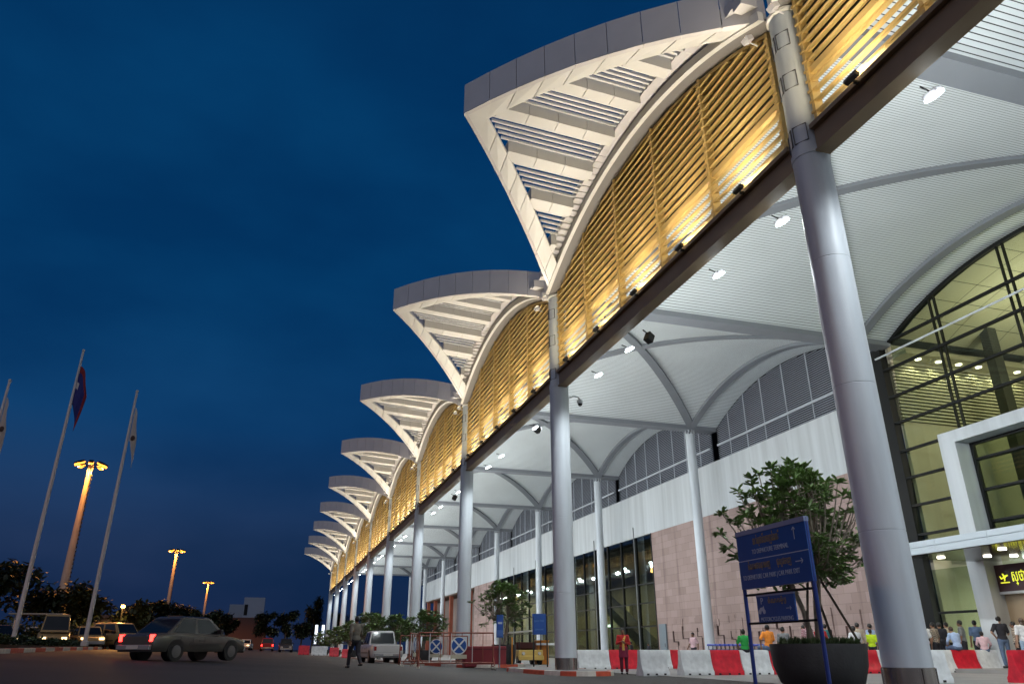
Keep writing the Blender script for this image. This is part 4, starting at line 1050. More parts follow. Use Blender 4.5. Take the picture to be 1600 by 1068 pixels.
def vehicles():
    V = vehicle
    V('pickup_truck', 'white pickup seen from the rear, parked beside the walking person', 'pickup', (6.15, 46.6, gz(6.1, 46)), R(3), 'pickup', PW)
    V('moving_car', 'dark silver car with glowing red tail lights crossing on the road', 'car', (-2.9, 30.6, gz(-2.9, 30.6)), R(-40), 'sedan', PS, tail=14, s=1.0)
    V('car', 'dark red car braking with red tail lights on the far road', 'car', (-.4, 118, gz(-.4, 118)), R(0), 'suv', PR2, tail=16)
    V('car', 'black car ahead of the distant barriers', 'car', (2.05, 112, gz(2, 112)), R(180), 'suv', PD)
    V('car', 'pale car left of the braking red car', 'car', (-3.4, 122, gz(-3.4, 122)), R(175), 'sedan', PW, head=3)
    V('parked_car', 'yellow-lit minivan with lit cab parked behind the middle flagpole', 'van', (-13.6, 58, gz(-13.6, 58)), R(-166), 'van', PV, head=5)
    V('parked_car', 'yellow-lit car with lights on parked between the two right flagpoles', 'car', (-12.0, 60, gz(-12, 60)), R(-160), 'sedan', PV, head=5)
    V('parked_car', 'pale estate car parked right of the right flagpole', 'car', (-10.3, 61, gz(-10.3, 61)), R(-135), 'suv', PV, head=5)
    V('parked_car', 'dark car parked at the left edge behind the hedge', 'car', (-16.6, 57, gz(-16.6, 57)), R(-150), 'sedan', PD, head=5)
    V('parked_car', 'white estate car parked behind the left hedge', 'car', (-17.4, 74, gz(-17.4, 74)), R(-100), 'suv', PW)
    # small yellow luggage tug with a flat roof, beside the orange cabinet
    t = thing('luggage_tug', 'small yellow luggage tug with a flat grey roof by the orange cabinet', 'tug', (14.9, 46, .02))
    b = MB(); b.box(-.75, .75, -1.1, 1.1, .3, .82); b.box(-.78, .78, -1.2, -1.08, .25, .5); b.build('body', PY, t, bevel=.04)
    b = MB(); b.add([(-1.1, -1.2, 1.72), (.9, -1.2, 1.9), (.9, 1.3, 1.9), (-1.1, 1.3, 1.72), (-1.1, -1.2, 1.80), (.9, -1.2, 1.98), (.9, 1.3, 1.98), (-1.1, 1.3, 1.80)], [(0, 1, 2, 3), (7, 6, 5, 4), (0, 4, 5, 1), (1, 5, 6, 2), (2, 6, 7, 3), (3, 7, 4, 0)]); b.build('roof', mat('roof_grey', (.33, .32, .30), .6), t)
    for x in (-.68, .68):
        for y in (-.9, 1.0):
            b = MB(); b.cyl((x, y, .82), (x, y, 1.76), .03); b.build('roof_post', M_black, t)
    b = MB(); b.box(-.6, .6, -.2, .1, .82, 1.25); b.box(-.6, .6, -.2, .45, .82, .95); b.build('seat', mat('seat_maroon', (.08, .015, .015), .6), t, bevel=.03)
    for x in (-.66, .66): wheel(t, x, -.7, .26, .18); wheel(t, x, .75, .26, .18)
    for x in (-.5, .5):
        b = MB(); b.cyl((x, -1.215, .62), (x, -1.1, .62), .09, n=14); b.build('headlight', mat('head_dull', (.5, .5, .5), .1), t)
    t = tag(MB().box(-.36, .36, -.3, .3, 0, 1.3).box(-.40, .40, -.34, .34, 1.3, 1.36).build('ticket_cabinet', mat('orange_paint', (.62, .22, .02), .45, 0, .1, 2), bevel=.02, loc=(16.0, 46.2, .02)), 'upright orange cabinet with the white barrier arm beside the yellow tug', 'cabinet')
    d = MB(); d.box(-.26, .26, -.312, -.302, .25, 1.1); d.build('door', mat('orange_dark', (.45, .15, .015), .5), t)
    bg = thing('boom_gate', 'white boom gate arm resting on a white stand beside the orange cabinet', 'gate', (16.75, 45.6, .02))
    b = MB(); b.box(-1.3, .15, -.05, .05, 1.08, 1.2); b.build('arm', M_whitep, bg)
    b = MB(); b.prism([(-.1, 0), (.2, 0), (.2, .8), (.02, .8), (-.02, .3)], 'y', -.15, .15); b.build('stand', M_whitep, bg)
    b = MB(); b.box(-.06, .06, -.06, .06, .8, 1.08); b.build('post', M_black, bg)
    # low grey kiosk roof and red planter wall behind the gates
    o = MB().box(-1.1, 1.1, -.3, .3, 0, 1.0).build('red_water_barrier', mat('maroon_plastic', (.22, .02, .03), .5, 0, .1, 2), bevel=.05, loc=(10.6, 39.6, .02)); tag(o, 'broad maroon plastic barrier behind the no stopping gates', 'barrier')
    d = MB(); d.box(-1.12, 1.12, -.315, .315, .82, .88); d.build('top_rail', mat('maroon_dark', (.12, .012, .02), .5), o)
vehicles()

# ------------------------------------------------------------------ no stopping gates on castors
def gate(label, x, y, rz, w, h=1.52):
    t = thing('rolling_gate', label, 'gate', (x, y, gz(x, y)), rz, 'rolling no stopping gates')
    b = MB(); b.tube([(-w/2, 0, .28), (-w/2, 0, h), (w/2, 0, h), (w/2, 0, .28), (-w/2, 0, .28)], .03, 8); b.build('frame', M_rust, t)
    for i in range(1, 7):
        x_ = -w/2+w*i/7
        b = MB(); b.cyl((x_, 0, .28), (x_, 0, h), .016, n=8); b.build('bar', M_whitep if i % 2 else M_rust, t)
    for s in (-1, 1):
        b = MB(); b.tube([(s*w/2, -.32, .14), (s*w/2, 0, .55), (s*w/2, .32, .14), (s*w/2, -.32, .14)], .025, 6); b.build('foot', M_rust, t)
        for yy in (-.32, .32):
            b = MB(); b.cyl((s*w/2-.025, yy, .08), (s*w/2+.025, yy, .08), .08, n=16); b.build('castor', mat('castor', (.52, .5, .42), .6), t)
    sx = .1
    b = MB(); b.cyl((sx, -.05, 1.0), (sx, -.035, 1.0), .37, n=36); s_ = b.build('round_sign', M_whitep, t)
    b = MB(); b.cyl((sx, -.056, 1.0), (sx, -.0505, 1.0), .325, n=36); b.build('blue_disc', M_blue, s_)
    b = MB()
    for a in (PI/4, -PI/4): b.box(-.325, .325, -.0625+.001*(a > 0), -.0565, -.035, .035, Matrix.Translation((sx, 0, 1.0)) @ Matrix.Rotation(a, 4, 'Y'))
    b.build('white_cross', M_whitep, s_)
    b = MB(); b.box(sx-.36, sx+.36, -.05, -.038, .46, .62); b.build('plate_below', mat('cream_plate', (.50, .47, .36), .6), t)
gate('nearest rusty red gate on castors carrying a round blue no stopping sign', 7.95, 34.5, R(-3), 3.35)
gate('rusty gate with a round blue no stopping sign, second behind the nearest gate', 8.45, 42.0, R(2), 3.7)
gate('rusty red gate with a no stopping sign beside the pickup, farthest of the three', 6.9, 39.5, R(70), 2.2)

# ------------------------------------------------------------------ signs
def Face(loc, ang):   # text plane: local x to the right for a viewer looking along +y, turned by ang about z
    return Matrix.Translation(loc) @ Matrix.Rotation(ang, 4, 'Z') @ Matrix.Rotation(PI/2, 4, 'X')
def arrow(b, cx, cz, s, up):
    M = Matrix.Translation((cx, 0, cz)) @ (Matrix.Identity(4) if up else Matrix.Rotation(PI/2, 4, 'Y'))
    b.box(-.035*s, .035*s, -.047, -.042, -.5*s, .42*s, M)
    for sg in (-1, 1): b.box(-.035*s, .035*s, -.0472-.0004*sg, -.0425, -.30*s, .0, M @ Matrix.Translation((0, 0, .5*s)) @ Matrix.Rotation(sg*PI*.24, 4, 'Y'))
def direction_sign():
    # from the calibrated sight lines: left post and right post
    A = Vector((8.62, 12.89)); B = Vector((8.60, 10.83))
    d = B-A; w = d.length; ang = math.atan2(d.y, d.x)
    t = thing('direction_sign', 'large blue direction sign on two posts in front of the big plant pot', 'sign', (A.x, A.y, 0), ang)
    top = 2.98; mid = 2.42; bot = 1.91
    for x in (0, w):
        b = MB(); b.cyl((x, 0, 0), (x, 0, top-.02), .036, n=14); b.build('post', mat('blue_post', (.008, .03, .20), .4), t)
    b = MB(); b.box(-.03, w+.03, -.038, .038, bot, mid-.006); lo = b.build('lower_panel', M_blue, t)
    b = MB(); b.box(-.03, w+.03, -.038, .038, mid+.006, top-.085); up = b.build('upper_panel', M_blue, t)
    b = MB(); b.box(-.035, w+.035, -.05, .05, top-.085, top); b.build('top_cap', mat('sign_cap', (.22, .26, .42), .5), t)
    b = MB(); b.box(-.02, w+.02, -.0385, .03, mid-.007, mid+.007); b.build('divider', M_text, t)
    c = w/2; S_ = w/2.0
    text_mesh('ទៅស្ថានីយចេញដំណើរ', .2, M_texty, up, Face((c-.05*w, -.0405, 2.745), 0), 'khmer_lettering', fit=.40*w)
    text_mesh('TO DEPARTURE TERMINAL', .12, M_text, up, Face((c-.02, -.0405, 2.555), 0), 'lettering', fit=.54*w)
    text_mesh('ចំណតរថយន្តចេញ', .17, M_texty, lo, Face((c-.20*w, -.0405, 2.30), 0), 'khmer_lettering', fit=.34*w)
    text_mesh('ផ្លូវចេញ', .17, M_texty, lo, Face((c+.17*w, -.0405, 2.30), 0), 'khmer_lettering', fit=.2*w)
    text_mesh('TO DEPARTURE CAR PARK | CAR PARK EXIT', .12, M_text, lo, Face((c-.05*w, -.0405, 2.105), 0), 'lettering', fit=.84*w)
    b = MB(); arrow(b, .86*w, 2.735, .21, True); b.build('up_arrow', M_text, up)
    b = MB(); arrow(b, .88*w, 2.26, .20, False); b.build('right_arrow', M_text, lo)
    for z in (1.80, 1.30):
        b = MB(); b.box(.03, w-.03, -.012, .012, z-.02, z+.02); b.build('cross_rail', M_dark, t)
    x0, x1, z0, z1 = .20*w, .74*w, 1.31, 1.78
    b = MB(); b.box(x0, x1, -.042, -.013, z0, z1-.03); sm = b.build('parking_panel', M_blue, t)
    b = MB(); b.box(x0-.004, x1+.004, -.048, -.008, z1-.029, z1); b.build('panel_cap', mat('sign_cap'), sm)
    text_mesh('P', .16, M_text, sm, Face((x0+.13*w*.6, -.0445, 1.665), 0), 'lettering')
    text_mesh('ចំណតម៉ូតូ', .12, M_texty, sm, Face((x0+.30*w, -.0445, 1.66), 0), 'khmer_lettering', fit=.26*w)
    text_mesh('MOTORCYCLES PARKING', .1, M_text, sm, Face(((x0+x1)/2, -.0445, 1.355), 0), 'lettering', fit=.46*w)
    b = MB()
    b.cyl((x0+.07, -.046, 1.49), (x0+.07, -.0425, 1.49), .042, n=16); b.cyl((x0+.20, -.046, 1.49), (x0+.20, -.0425, 1.49), .042, n=16)
    b.prism([(x0+.05, 1.50), (x0+.09, 1.56), (x0+.17, 1.565), (x0+.20, 1.59), (x0+.215, 1.50)], 'y', -.0468, -.0426); b.build('motorcycle_icon', M_text, sm)
    b = MB()
    M = Matrix.Translation((0, -.0035, 0)); arrow(b, .655*w, 1.52, .14, False); b.v = [tuple(M @ Vector(p)) for p in b.v]; b.build('right_arrow', M_text, sm)
direction_sign()
def small_signs():
    t = thing('turn_sign', 'narrow blue sign with a round arrow symbol on a grey pole by the second planter', 'sign', (11.25, 39, .0))
    b = MB(); b.cyl((0, .03, 0), (0, .03, 1.6), .04, n=10); b.build('pole', mat('grey_pole', (.22, .22, .24), .5), t)
    b = MB(); b.box(-.18, .18, -.02, .02, 1.42, 2.52); p = b.build('panel', M_blue, t)
    b = MB(); b.cyl((0, -.027, 2.12), (0, -.0205, 2.12), .165, n=28); b.build('disc', mat('bright_blue', (.02, .07, .38), .4), p)
    b = MB(); b.box(-.11, .11, -.034, -.028, 2.07, 2.17); b.build('white_bar', M_text, p)
    b = MB(); b.box(-.15, .15, -.027, -.0205, 1.48, 1.78); b.build('white_panel_text', mat('blue_light', (.05, .13, .40), .5), p)
    t = thing('information_sign', 'square blue information sign on two dark posts on the striped island', 'sign', (12.05, 35.0, .0), R(-12))
    b = MB(); b.box(-.34, .30, -.03, .03, 1.5, 2.42); p = b.build('panel', M_blue, t)
    for x in (-.3, .34):
        b = MB(); b.cyl((x, 0, 0), (x, 0, 2.3), .032, n=10); b.build('post', M_black, t)
    text_mesh('ចូលទៅកាន់', .12, mat('sign_faint', (.10, .22, .48), .5), p, Face((-.03, -.033, 2.1), 0), 'khmer_lettering', fit=.46)
    text_mesh('DEPARTURE', .09, mat('sign_faint'), p, Face((-.03, -.033, 1.72), 0), 'lettering', fit=.4)
    t = thing('lit_sign', 'pair of narrow white lit signs on posts by the farthest columns', 'sign', (7.8, 138, .14))
    for x in (-.55, .55):
        b = MB(); b.box(x-.22, x+.22, -.06, .06, 1.6, 4.6); b.build('lit_panel', mat('lit_panel', (.9, .95, 1), .4, emit=(.75, .88, 1), estr=1.6), t)
        b = MB(); b.cyl((x, 0, 0), (x, 0, 1.6), .06); b.build('post', M_dark, t)
    t = tag(MB().box(-.03, .03, -.03, .03, 0, 1.45).build('yellow_post', mat('orange_paint'), loc=(12.15, 39.8, 0)), 'thin orange post in front of the second planter', 'post')
small_signs()

# ------------------------------------------------------------------ planters and trees
def leaf(b, p, d, up, L, w):
    d = d.normalized(); s = d.cross(up)
    if s.length < .1: s = Vector((1, 0, 0))
    s.normalize(); n = s.cross(d)
    a = p+d*L*.35+n*.02*L; c = p+d*L*.75-n*.02; e = p+d*L-n*L*.12
    b.add([p, a+s*w*.42+n*.01, c+s*w*.5, e, c-s*w*.5, a-s*w*.42+n*.01, a-n*.02, c-n*.03], [(0, 1, 6), (1, 2, 7, 6), (2, 3, 7), (0, 6, 5), (6, 7, 4, 5), (7, 3, 4)])
def frangipani(name, label, loc, trunk_h, crown_r, crown_h, seed, ntips, L=.24, stems=3, lm=None):
    rnd = random.Random(seed); t = thing(name, label, 'tree', loc)
    tr = MB(); tips = []
    def grow(p, d, ln, r, depth):
        q = p+d*ln; mid = p+d*ln*.5+Vector((rnd.uniform(-.05, .05), rnd.uniform(-.05, .05), 0))*ln
        tr.tube([p, mid, q], [r, r*.85, r*.72], 7)
        if depth == 0: tips.append((q, d)); return
        k = 2 if rnd.random() < .45 else 3
        a0 = rnd.uniform(0, 2*PI)
        for i in range(k):
            a = a0+2*PI*i/k+rnd.uniform(-.4, .4); sp = rnd.uniform(.45, .85)
            ax = Vector((math.cos(a), math.sin(a), 0)); nd = (d*math.cos(sp)+ax*math.sin(sp)); nd.z = max(nd.z, .08); nd.normalize()
            grow(q, nd, ln*rnd.uniform(.66, .9), r*.68, depth-1)
    for i in range(stems):
        a = 2*PI*i/stems+.5; d = Vector((math.cos(a)*.22, math.sin(a)*.22, 1)).normalized()
        grow(Vector((math.cos(a)*.08, math.sin(a)*.08, 0)), d, trunk_h, .075, 0)
    base = [x for x in tips]; tips.clear()
    # limbs spread into the crown volume
    lv = MB()
    target = []
    while len(target) < ntips:
        a, z, rr = rnd.uniform(0, 2*PI), rnd.uniform(0, 1), rnd.uniform(.25, 1)
        env = math.sin(PI*min(1, .24+z*.72))**.65
        lump = 1+.26*math.sin(3*a+seed+z*2)+.2*math.sin(5*a+2*seed+z*5)
        target.append(Vector((crown_r*env*rr**.5*lump*math.cos(a), crown_r*env*rr**.5*lump*math.sin(a), trunk_h-.15+z*crown_h+.18*math.sin(4*a+seed))))
    for q in target:
        s0 = min(base, key=lambda b_: (b_[0]-q).length)[0]
        m1 = s0+(q-s0)*.4+Vector((0, 0, -.12*(q-s0).length)); m2 = s0+(q-s0)*.75+Vector((0, 0, -.10*(q-s0).length))
        if rnd.random() < .42: tr.tube([s0, m1, m2, q], [.034, .026, .02, .013], 6)
        else: tr.tube([m2+(s0-m2)*.15, q], [.016, .012], 5)
        out = (q-Vector((0, 0, trunk_h+crown_h*.2))).normalized()
        k = rnd.randint(10, 15)
        for i in range(k):
            a = 2.4*i+rnd.uniform(-.3, .3); el = rnd.uniform(-.35, .75)
            d = Vector((math.cos(a)*math.cos(el), math.sin(a)*math.cos(el), math.sin(el)))+out*.45
            leaf(lv, q+Vector((rnd.uniform(-.03, .03), rnd.uniform(-.03, .03), rnd.uniform(-.05, .05))), d, Vector((0, 0, 1)), L*rnd.uniform(.75, 1.2), L*.36)
    tr.build('trunk', M_bark, t, True); lv.build('crown', lm or M_leaf, t)
    return t
def planter(label, x, y, r, h, z=0):
    t = thing('plant_pot', label, 'pot', (x, y, z))
    b = MB(); b.lathe([(r*.74, 0), (r*.86, h*.12), (r*.97, h*.5), (r, h*.92), (r*1.0, h), (r*.9, h), (r*.88, h*.9)], n=48); b.build('pot', M_pot, t, True)
    b = MB(); b.lathe([(.01, h*.93), (r*.88, h*.9)], n=32, cap=False); b.build('earth', M_soil, t)
    return t
def plants():
    planter('big round dark grey plant pot under the tall frangipani, nearest the camera', 12.95, 16.55, 1.13, .98)
    frangipani('frangipani_tree', 'large leafy frangipani tree growing from the big pot behind the blue sign', (12.95, 16.55, .9), 1.75, 1.62, 2.75, 11, 270, .26, 3)
    rnd = random.Random(5)
    g = MB()
    for i in range(900):
        a, rr = rnd.uniform(0, 2*PI), .94*rnd.random()**.5
        p = Vector((rr*math.cos(a), rr*math.sin(a), 0)); d = Vector((rnd.uniform(-.4, .4), rnd.uniform(-.4, .4), 1)); leaf(g, p, d, Vector((0, 1, 0)), rnd.uniform(.10, .30), .03)
    o = g.build('pot_shrub', M_leaf2, loc=(12.95, 16.55, .88)); tag(o, 'low dark shrubs filling the top of the big plant pot', 'shrub')
    for (dx, dy, tx, ty, hz, lab) in ((-.55, -.35, .05, -.05, 2.1, 'wooden support pole leaning in from the left of the big tree'), (-.30, -.62, .02, -.12, 2.0, 'short upright support pole just left of the big tree trunk'), (.95, -.45, -.12, -.02, 2.45, 'long wooden pole leaning in from the right of the big tree'), (.62, .1, -.05, .05, 2.35, 'second wooden pole leaning in from the right behind the long one')):
        b = MB(); b.tube([(dx, dy, 0), (tx, ty, hz)], .032, 8); o = b.build('support_pole', M_barkd, loc=(12.95, 16.55, .9)); tag(o, lab, 'pole', 'support poles of the big tree')
    planter('grey plant pot under the second frangipani by the narrow blue sign', 12.05, 41.0, .66, 1.1)
    frangipani('frangipani_tree', 'slender frangipani tree in the grey pot beside the narrow blue sign', (12.0, 41.0, 1.0), 1.4, 1.35, 1.9, 4, 130, .28, 4)
    for (x, y, r, hh, s, lab) in ((9.3, 50.0, 1.35, 1.35, 21, 'bushy frangipani tree left of the third round column behind the gates'), (8.9, 60, 1.5, 1.5, 22, 'dark bushy frangipani tree right behind the white pickup'), (8.3, 70, 1.7, 2.1, 23, 'tall bushy frangipani tree above the cab of the pickup'), (7.9, 82, 1.5, 1.6, 24, 'bushy frangipani tree behind the head of the walking person'), (7.6, 98, 1.7, 1.7, 25, 'frangipani tree left of the walking person'), (7.8, 122, 1.8, 1.8, 26, 'farthest frangipani tree at the foot of the end columns')):
        t = frangipani('frangipani_tree', lab, (x, y, .6), 1.15 if y < 90 else 1.0, r, hh, s, 110, .34, 3, M_leaf)
        planter('pot under the '+lab.replace('frangipani tree', 'tree'), x, y, .7, .7, .12)
plants()

def far_tree(label, x, y, h, r, seed, m, trunk=.25, flat=.8):
    h *= .87
    m = mat('leaf_far_dark', (.018, .030, .010), .6, 0, .5, .5) if m is M_leaf2 else m
    rnd = random.Random(seed); t = thing('background_tree', label, 'tree', (x, y, gz(x, y)-.1), 0, 'trees beyond the road')
    b = MB(); b.tube([(0, 0, 0), (.1, 0, h*.35), (0, .1, h*.7)], [.22, .16, .07], 7)
    for i in range(5):
        a = i*1.3; b.tube([(.05, 0, h*.35+i*.05*h), (r*.5*math.cos(a), r*.5*math.sin(a), h*.62+.04*h*i)], [.09, .03], 5)
    b.build('trunk', M_barkd, t)
    lv = MB(); cl = []
    for i in range(13):
        a, e = rnd.uniform(0, 2*PI), rnd.uniform(-.5, 1); rr = rnd.uniform(.2, .75)*r
        cl.append((Vector((rr*math.cos(a), rr*math.sin(a), h*(1-trunk)*.5+h*trunk+e*h*(1-trunk)*.36)), r*rnd.uniform(.28, .5)))
    for c, cr in cl:
        for i in range(150):
            v = Vector((rnd.gauss(0, 1), rnd.gauss(0, 1), rnd.gauss(0, 1))).normalized()*cr*rnd.random()**.4; v.z *= flat
            p = c+v; d = Vector((rnd.uniform(-1, 1), rnd.uniform(-1, 1), rnd.uniform(-.7, .5))); leaf(lv, p, d, Vector((0, 0, 1)), rnd.uniform(.25, .5)*(1+h/14), .2*(1+h/14))
    lv.build('crown', m, t); return t
def background():
    T = far_tree
    T('tall dark spreading tree at the left edge', -22.5, 73, 8.2, 4.0, 1, M_leaf2)
    T('dark tree right of the tall one, behind the left flagpole base', -18.2, 76, 5.6, 2.4, 2, M_fol)
    T('broad dark tree between the two right flagpoles', -14.8, 72, 5.9, 2.2, 3, M_leaf2)
    T('low tree lit orange right of the right flagpole', -12.4, 78, 4.9, 1.8, 4, M_fol)
    T('small spiky tree behind the pale estate car', -11.6, 88, 5.6, 1.3, 5, M_leaf2)
    T('dark tree at the foot of the second lamp mast', -18.3, 168, 10.2, 3.2, 6, M_leaf2)
    T('olive tree right of the second lamp mast', -13.8, 165, 8.6, 2.7, 7, M_fol)
    T('olive tree at the foot of the smallest lamp mast', -10.9, 168, 8.6, 2.6, 8, M_fol)
    T('dark tree left of the white buildings', -8.2, 160, 8.0, 2.0, 9, M_leaf2)
    T('dark rounded tree in front of the tall white building', -1.2, 150, 8.2, 2.2, 10, M_leaf2, .12)
    T('dark rounded tree above the braking red car', 2.4, 152, 8.6, 2.1, 11, M_leaf2, .12)
    T('pointed dark conifer beside the farthest column', 9.2, 190, 15.5, 2.4, 12, M_leaf2, .06, 1.5)
    T('low dark tree right of the rounded trees', 6.0, 170, 7.2, 2.4, 13, M_leaf2)
    T('dark tree seen between the far columns', 16.0, 200, 12, 3.2, 14, M_leaf2)
    T('dark tree seen to the right between the far columns', 24.0, 200, 11, 3.4, 15, M_leaf2)
    T('dark low tree between the nearer far columns', 32.0, 205, 10, 3.2, 16, M_leaf2)
    # clipped hedge on the median
    rnd = random.Random(2); h = MB()
    for i in range(5200):
        k = rnd.random(); y = 20+k*47; x = -8.75-(y-20)*.073-rnd.uniform(0, 1.3); z = 1.0+rnd.uniform(0, .38)
        leaf(h, Vector((x, y, z-.1)), Vector((rnd.uniform(-1, 1), rnd.uniform(-1, 1), rnd.uniform(0, 1))), Vector((0, 0, 1)), .22, .13)
    o = h.build('ground_cover', M_leaf2); o['kind'] = 'stuff'
    rnd = random.Random(8); h = MB()
    for i in range(5200):
        x = rnd.uniform(-24, -10.5); y = 66+rnd.uniform(-1.2, 1.2)+.15*(x+10); z = gz(x, y)+abs(rnd.gauss(0, .7))+.4*abs(math.sin(x*1.3))
        leaf(h, Vector((x, y, z)), Vector((rnd.uniform(-1, 1), rnd.uniform(-1, 1), rnd.uniform(-.2, 1))), Vector((0, 0, 1)), .36, .2)
    o = h.build('shrubbery', M_fol); o['kind'] = 'stuff'
    t = thing('street_lamp', 'small orange street lamp above the shrubs right of the right flagpole', 'street lamp', (-10.7, 63.2, gz(-10.7, 63)))
    b = MB(); b.cyl((0, 0, 0), (0, 0, 2.75), .05, .035); b.build('post', M_dark, t)
    b = MB(); b.ell((0, 0, 2.9), (.14, .14, .14)); b.build('globe', M_sodium, t, 'all')
    for q in ((.3, -.3, 2.9), (-.4, -.2, 3.0)): lamp('POINT', q, None, 380, (1, .48, .12), t, radius=.1)
    # far buildings
    t = thing('office_building', 'tall plain white building far behind the dark trees', 'building', (-8, 330, 0))
    b = MB(); b.box(-4, 4, 0, 12, 0, 20.3); b.build('tower', mat('far_white', (.36, .40, .46), .8, 0, .06, .2), t)
    b = MB(); b.box(-9.3, -4.02, 1, 12, 0, 17.6); b.build('wing', mat('far_white2', (.30, .34, .40), .8, 0, .06, .2), t)
    b = MB(); b.box(-9.3, 6, -1.6, -.02, 0, 12.6); b.build('low_block', mat('far_brown', (.10, .05, .04), .8), t)
    b = MB()
    b.box(-3.6, -2.3, -.06, .02, 13.5, 17.6)
    b.build('window', M_dark, t)
    t = thing('warehouse', 'low tan building with a flat roof beyond the left trees', 'building', (-28, 150, .9))
    b = MB(); b.box(-9, 12, 0, 10, 0, 5.0); b.build('wall', mat('tan_wall', (.26, .18, .10), .8, 0, .2, .4), t)
    b = MB(); b.box(-9.6, 12.6, -.6, 10.6, 5.0, 5.5); b.build('roof', mat('roof_dark', (.10, .07, .05), .8), t)
    for x in (-7, -2, 3, 8):
        b = MB(); b.box(x-1, x+1, -.05, .02, 1.6, 3.2); b.build('window', mat('amber_window', (.3, .2, .1), .4, emit=(1, .6, .25), estr=.5), t)
    t = thing('tin_roof_shelter', 'open shelter with a thin flat roof behind the parked cars at left', 'shelter', (-15.2, 60, gz(-15, 60)))
    b = MB(); b.box(-1.6, 1.6, -.8, .8, 2.15, 2.24); b.build('roof', mat('tin', (.42, .36, .28), .5), t)
    for x in (-1.4, 1.4):
        b = MB(); b.cyl((x, 0, 0), (x, 0, 2.15), .04); b.build('post', M_pole, t)
background()

# ------------------------------------------------------------------ flagpoles and lamp masts
def flagpole(label, x, y, z0, ztop, flagcol, flen, ang):
    t = thing('flagpole', label, 'flagpole', (x, y, z0), 0, 'flagpoles on the median')
    b = MB(); h = ztop-z0; b.lathe([(.16, 0), (.16, .18), (.10, .22)], n=16); b.build('base', M_pole, t)
    b = MB(); b.lathe([(.095, .2), (.09, h*.4), (.055, h)], n=16); b.build('pole', M_pole, t, True)
    b = MB(); b.ell((0, 0, h+.05), (.075, .075, .075)); b.build('finial', M_pole, t, 'all')
    # limp flag hanging in folds, hoist along the pole
    n, m = 14, 12; vs = []; H = flen
    for i in range(n+1):
        s = i/n
        for j in range(m+1):
            v = j/m
            out = (.08+.85*s*(1-.2*s))*math.exp(-.0)*(.9-.35*v) if flagcol == 'tri' else .10+.34*s
            fold = .10*math.sin(s*7+v*2)*s
            drop = 1.3*s*s+.3*s
            vs.append((math.cos(ang)*out-math.sin(ang)*fold, math.sin(ang)*out+math.cos(ang)*fold, h-.8-v*H*(1-.12*s)-drop))
    b = MB()
    fs = [(i*(m+1)+j, (i+1)*(m+1)+j, (i+1)*(m+1)+j+1, i*(m+1)+j+1) for i in range(n) for j in range(m)]; b.add(vs, fs)
    if flagcol == 'tri':
        ms = [mat('flag_blue', (.012, .018, .16), .8), mat('flag_red', (.22, .012, .02), .8), mat('flag_white', (.5, .5, .5), .8)]
        b.m = []
        for i in range(n):
            for j in range(m):
                v = (j+.5)/m; s = (i+.5)/n
                b.m.append(2 if s < .24 and .42 < v < .58 else 1 if v < .14 or s > .84 else 0)
        o = b.build('flag', ms, t, 'all')
    else:
        o = b.build('flag', mat('flag_pale', (.45, .43, .40), .8), t, 'all')
        q = MB(); i0 = 9
        q.ell((math.cos(ang)*.28, math.sin(ang)*.28-.05, h-2.4), (.10, .03, .14)); q.build('emblem', mat('flag_mark', (.05, .03, .03), .8), o)
    sm = o.modifiers.new('thick', 'SOLIDIFY'); sm.thickness = .012
flagpole('tallest flagpole in the middle with a limp blue and red national flag', -10.72, 39.2, 1.0, 14.75, 'tri', 2.0, R(-20))
flagpole('right flagpole with a pale flag hanging limp', -7.9, 39.2, 1.0, 12.85, 'pale', 1.7, R(-20))
flagpole('left flagpole at the edge with a pale flag and red emblem', -13.55, 39.2, 1.0, 12.85, 'pale', 1.9, R(-20))
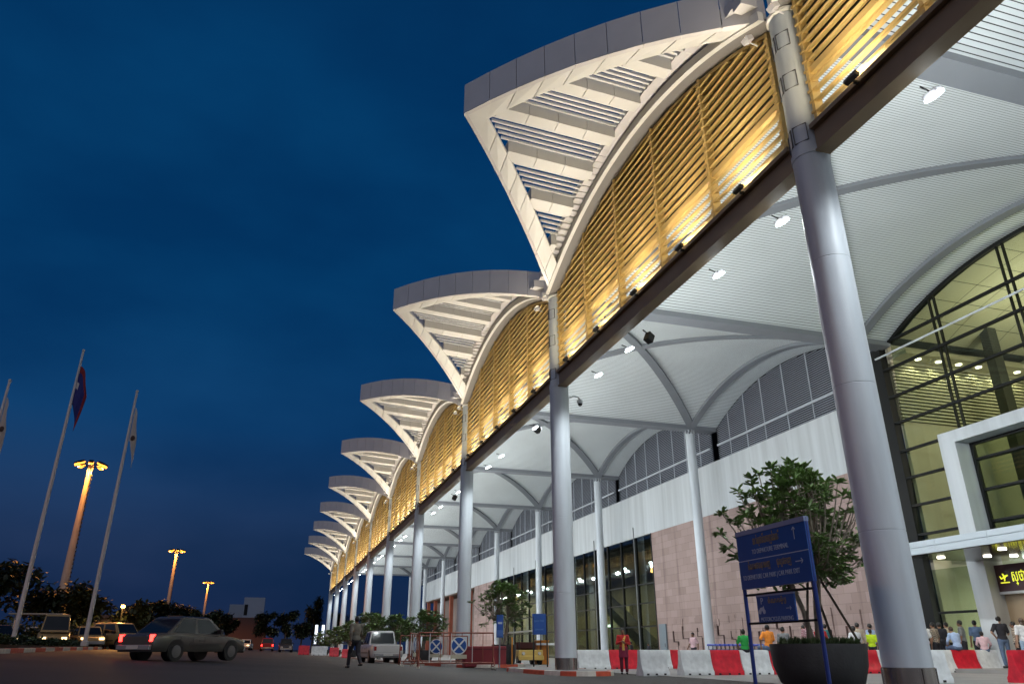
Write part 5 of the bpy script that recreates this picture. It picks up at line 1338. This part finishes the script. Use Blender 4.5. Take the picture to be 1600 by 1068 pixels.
def mast(label, x, y, E):
    t = thing('lamp_mast', label, 'lamp mast', (x, y, gz(x, y)), 0, 'sodium lamp masts')
    h = 22.6-gz(x, y)
    b = MB(); b.lathe([(.55, 0), (.46, h*.4), (.26, h)], n=14); b.build('mast', mat('mast_steel', (.42, .36, .30), .45, .2, .1, 1), t, True)
    b = MB()
    pl = []
    for k in range(40):
        r_ = .5-.25*k/40; z_ = 1+k*(h-2)/40
        pl += [(r_+.03, z_), (r_+.14, z_), (r_+.14, z_+.16), (r_+.03, z_+.16)]
    b.prism([(.44, 1), ]+pl+[(.2, h-1)], 'y', -.13, .13)
    b.build('ladder', M_dark, t)
    b = MB(); n = 24
    b.tube([(1.25*math.cos(2*PI*i/n), 1.25*math.sin(2*PI*i/n), h-.05) for i in range(n+1)], .07, 6)
    for i in range(4): b.tube([(0, 0, h-.02), (1.25*math.cos(i*PI/2), 1.25*math.sin(i*PI/2), h-.05)], .06, 6)
    b.build('lamp_ring', M_dark, t)
    for i in range(8):
        a = 2*PI*i/8+.2; M = Matrix.Translation((1.55*math.cos(a), 1.55*math.sin(a), h)) @ Matrix.Rotation(a, 4, 'Z') @ Matrix.Rotation(R(25), 4, 'Y')
        q = MB(); q.box(-.32, .32, -.26, .26, -.02, .2, M); l = q.build('lamp_head', M_dark, t)
        q = MB(); q.box(-.34, .34, -.28, .28, -.20, -.021, M); q.build('lamp_face', M_sodium, l)
    for a in (.6, 2.7, 4.8):
        lamp('SPOT', (1.75*math.cos(a), 1.75*math.sin(a), h-.25), (0, 0, -1), E/3, (1, .37, .06), t, spot=158, blend=.35, radius=.3)
mast('nearest and tallest looking sodium lamp mast between the flagpoles', -24.44, 103.8, 38000)
mast('middle sodium lamp mast right of the right flagpole', -23.8, 195.9, 38000)
mast('farthest smallest sodium lamp mast', -23.2, 289.2, 38000)
mast('sodium lamp mast out to the left beside the camera', -25.1, 10.5, 5200)

# ------------------------------------------------------------------ luggage trolleys nested behind the barriers
def trolleys():
    t = thing('luggage_trolley', 'luggage trolley in a nested row behind the barriers', 'trolley', (18.75, 31, .02))
    b = MB(); b.tube([(0, -.3, .12), (0, -.32, .98)], .018, 6); b.tube([(0, .3, .12), (0, .32, .98)], .018, 6); b.tube([(0, -.3, .16), (.7, -.22, .16)], .018, 6); b.tube([(0, .3, .16), (.7, .22, .16)], .018, 6); b.tube([(.7, -.22, .16), (.7, .22, .16)], .018, 6)
    b.tube([(0, -.32, .6), (0, .32, .6)], .014, 6); b.tube([(0, 0, .16), (0, 0, .9)], .012, 6); b.build('frame', M_skirt, t)
    b = MB(); b.tube([(-.03, -.34, 1.02), (-.03, .34, 1.02)], .045, 8); b.build('handle', mat('handle_blue', (.02, .05, .42), .4), t)
    for (x, y) in ((0, -.3), (0, .3), (.68, 0)):
        b = MB(); b.cyl((x, y-.02, .07), (x, y+.02, .07), .07, n=12); b.build('wheel', M_black, t)
    b = MB(); b.box(-.02, .0, -.28, .28, .55, .85); b.build('basket_panel', mat('trolley_panel', (.05, .14, .28), .4), t)
    t['group'] = 'nested luggage trolleys'
    for i in range(1, 20): copy_tree(t, None, (18.75+i*.215, 31+.01*math.sin(i*2), .02))
trolleys()
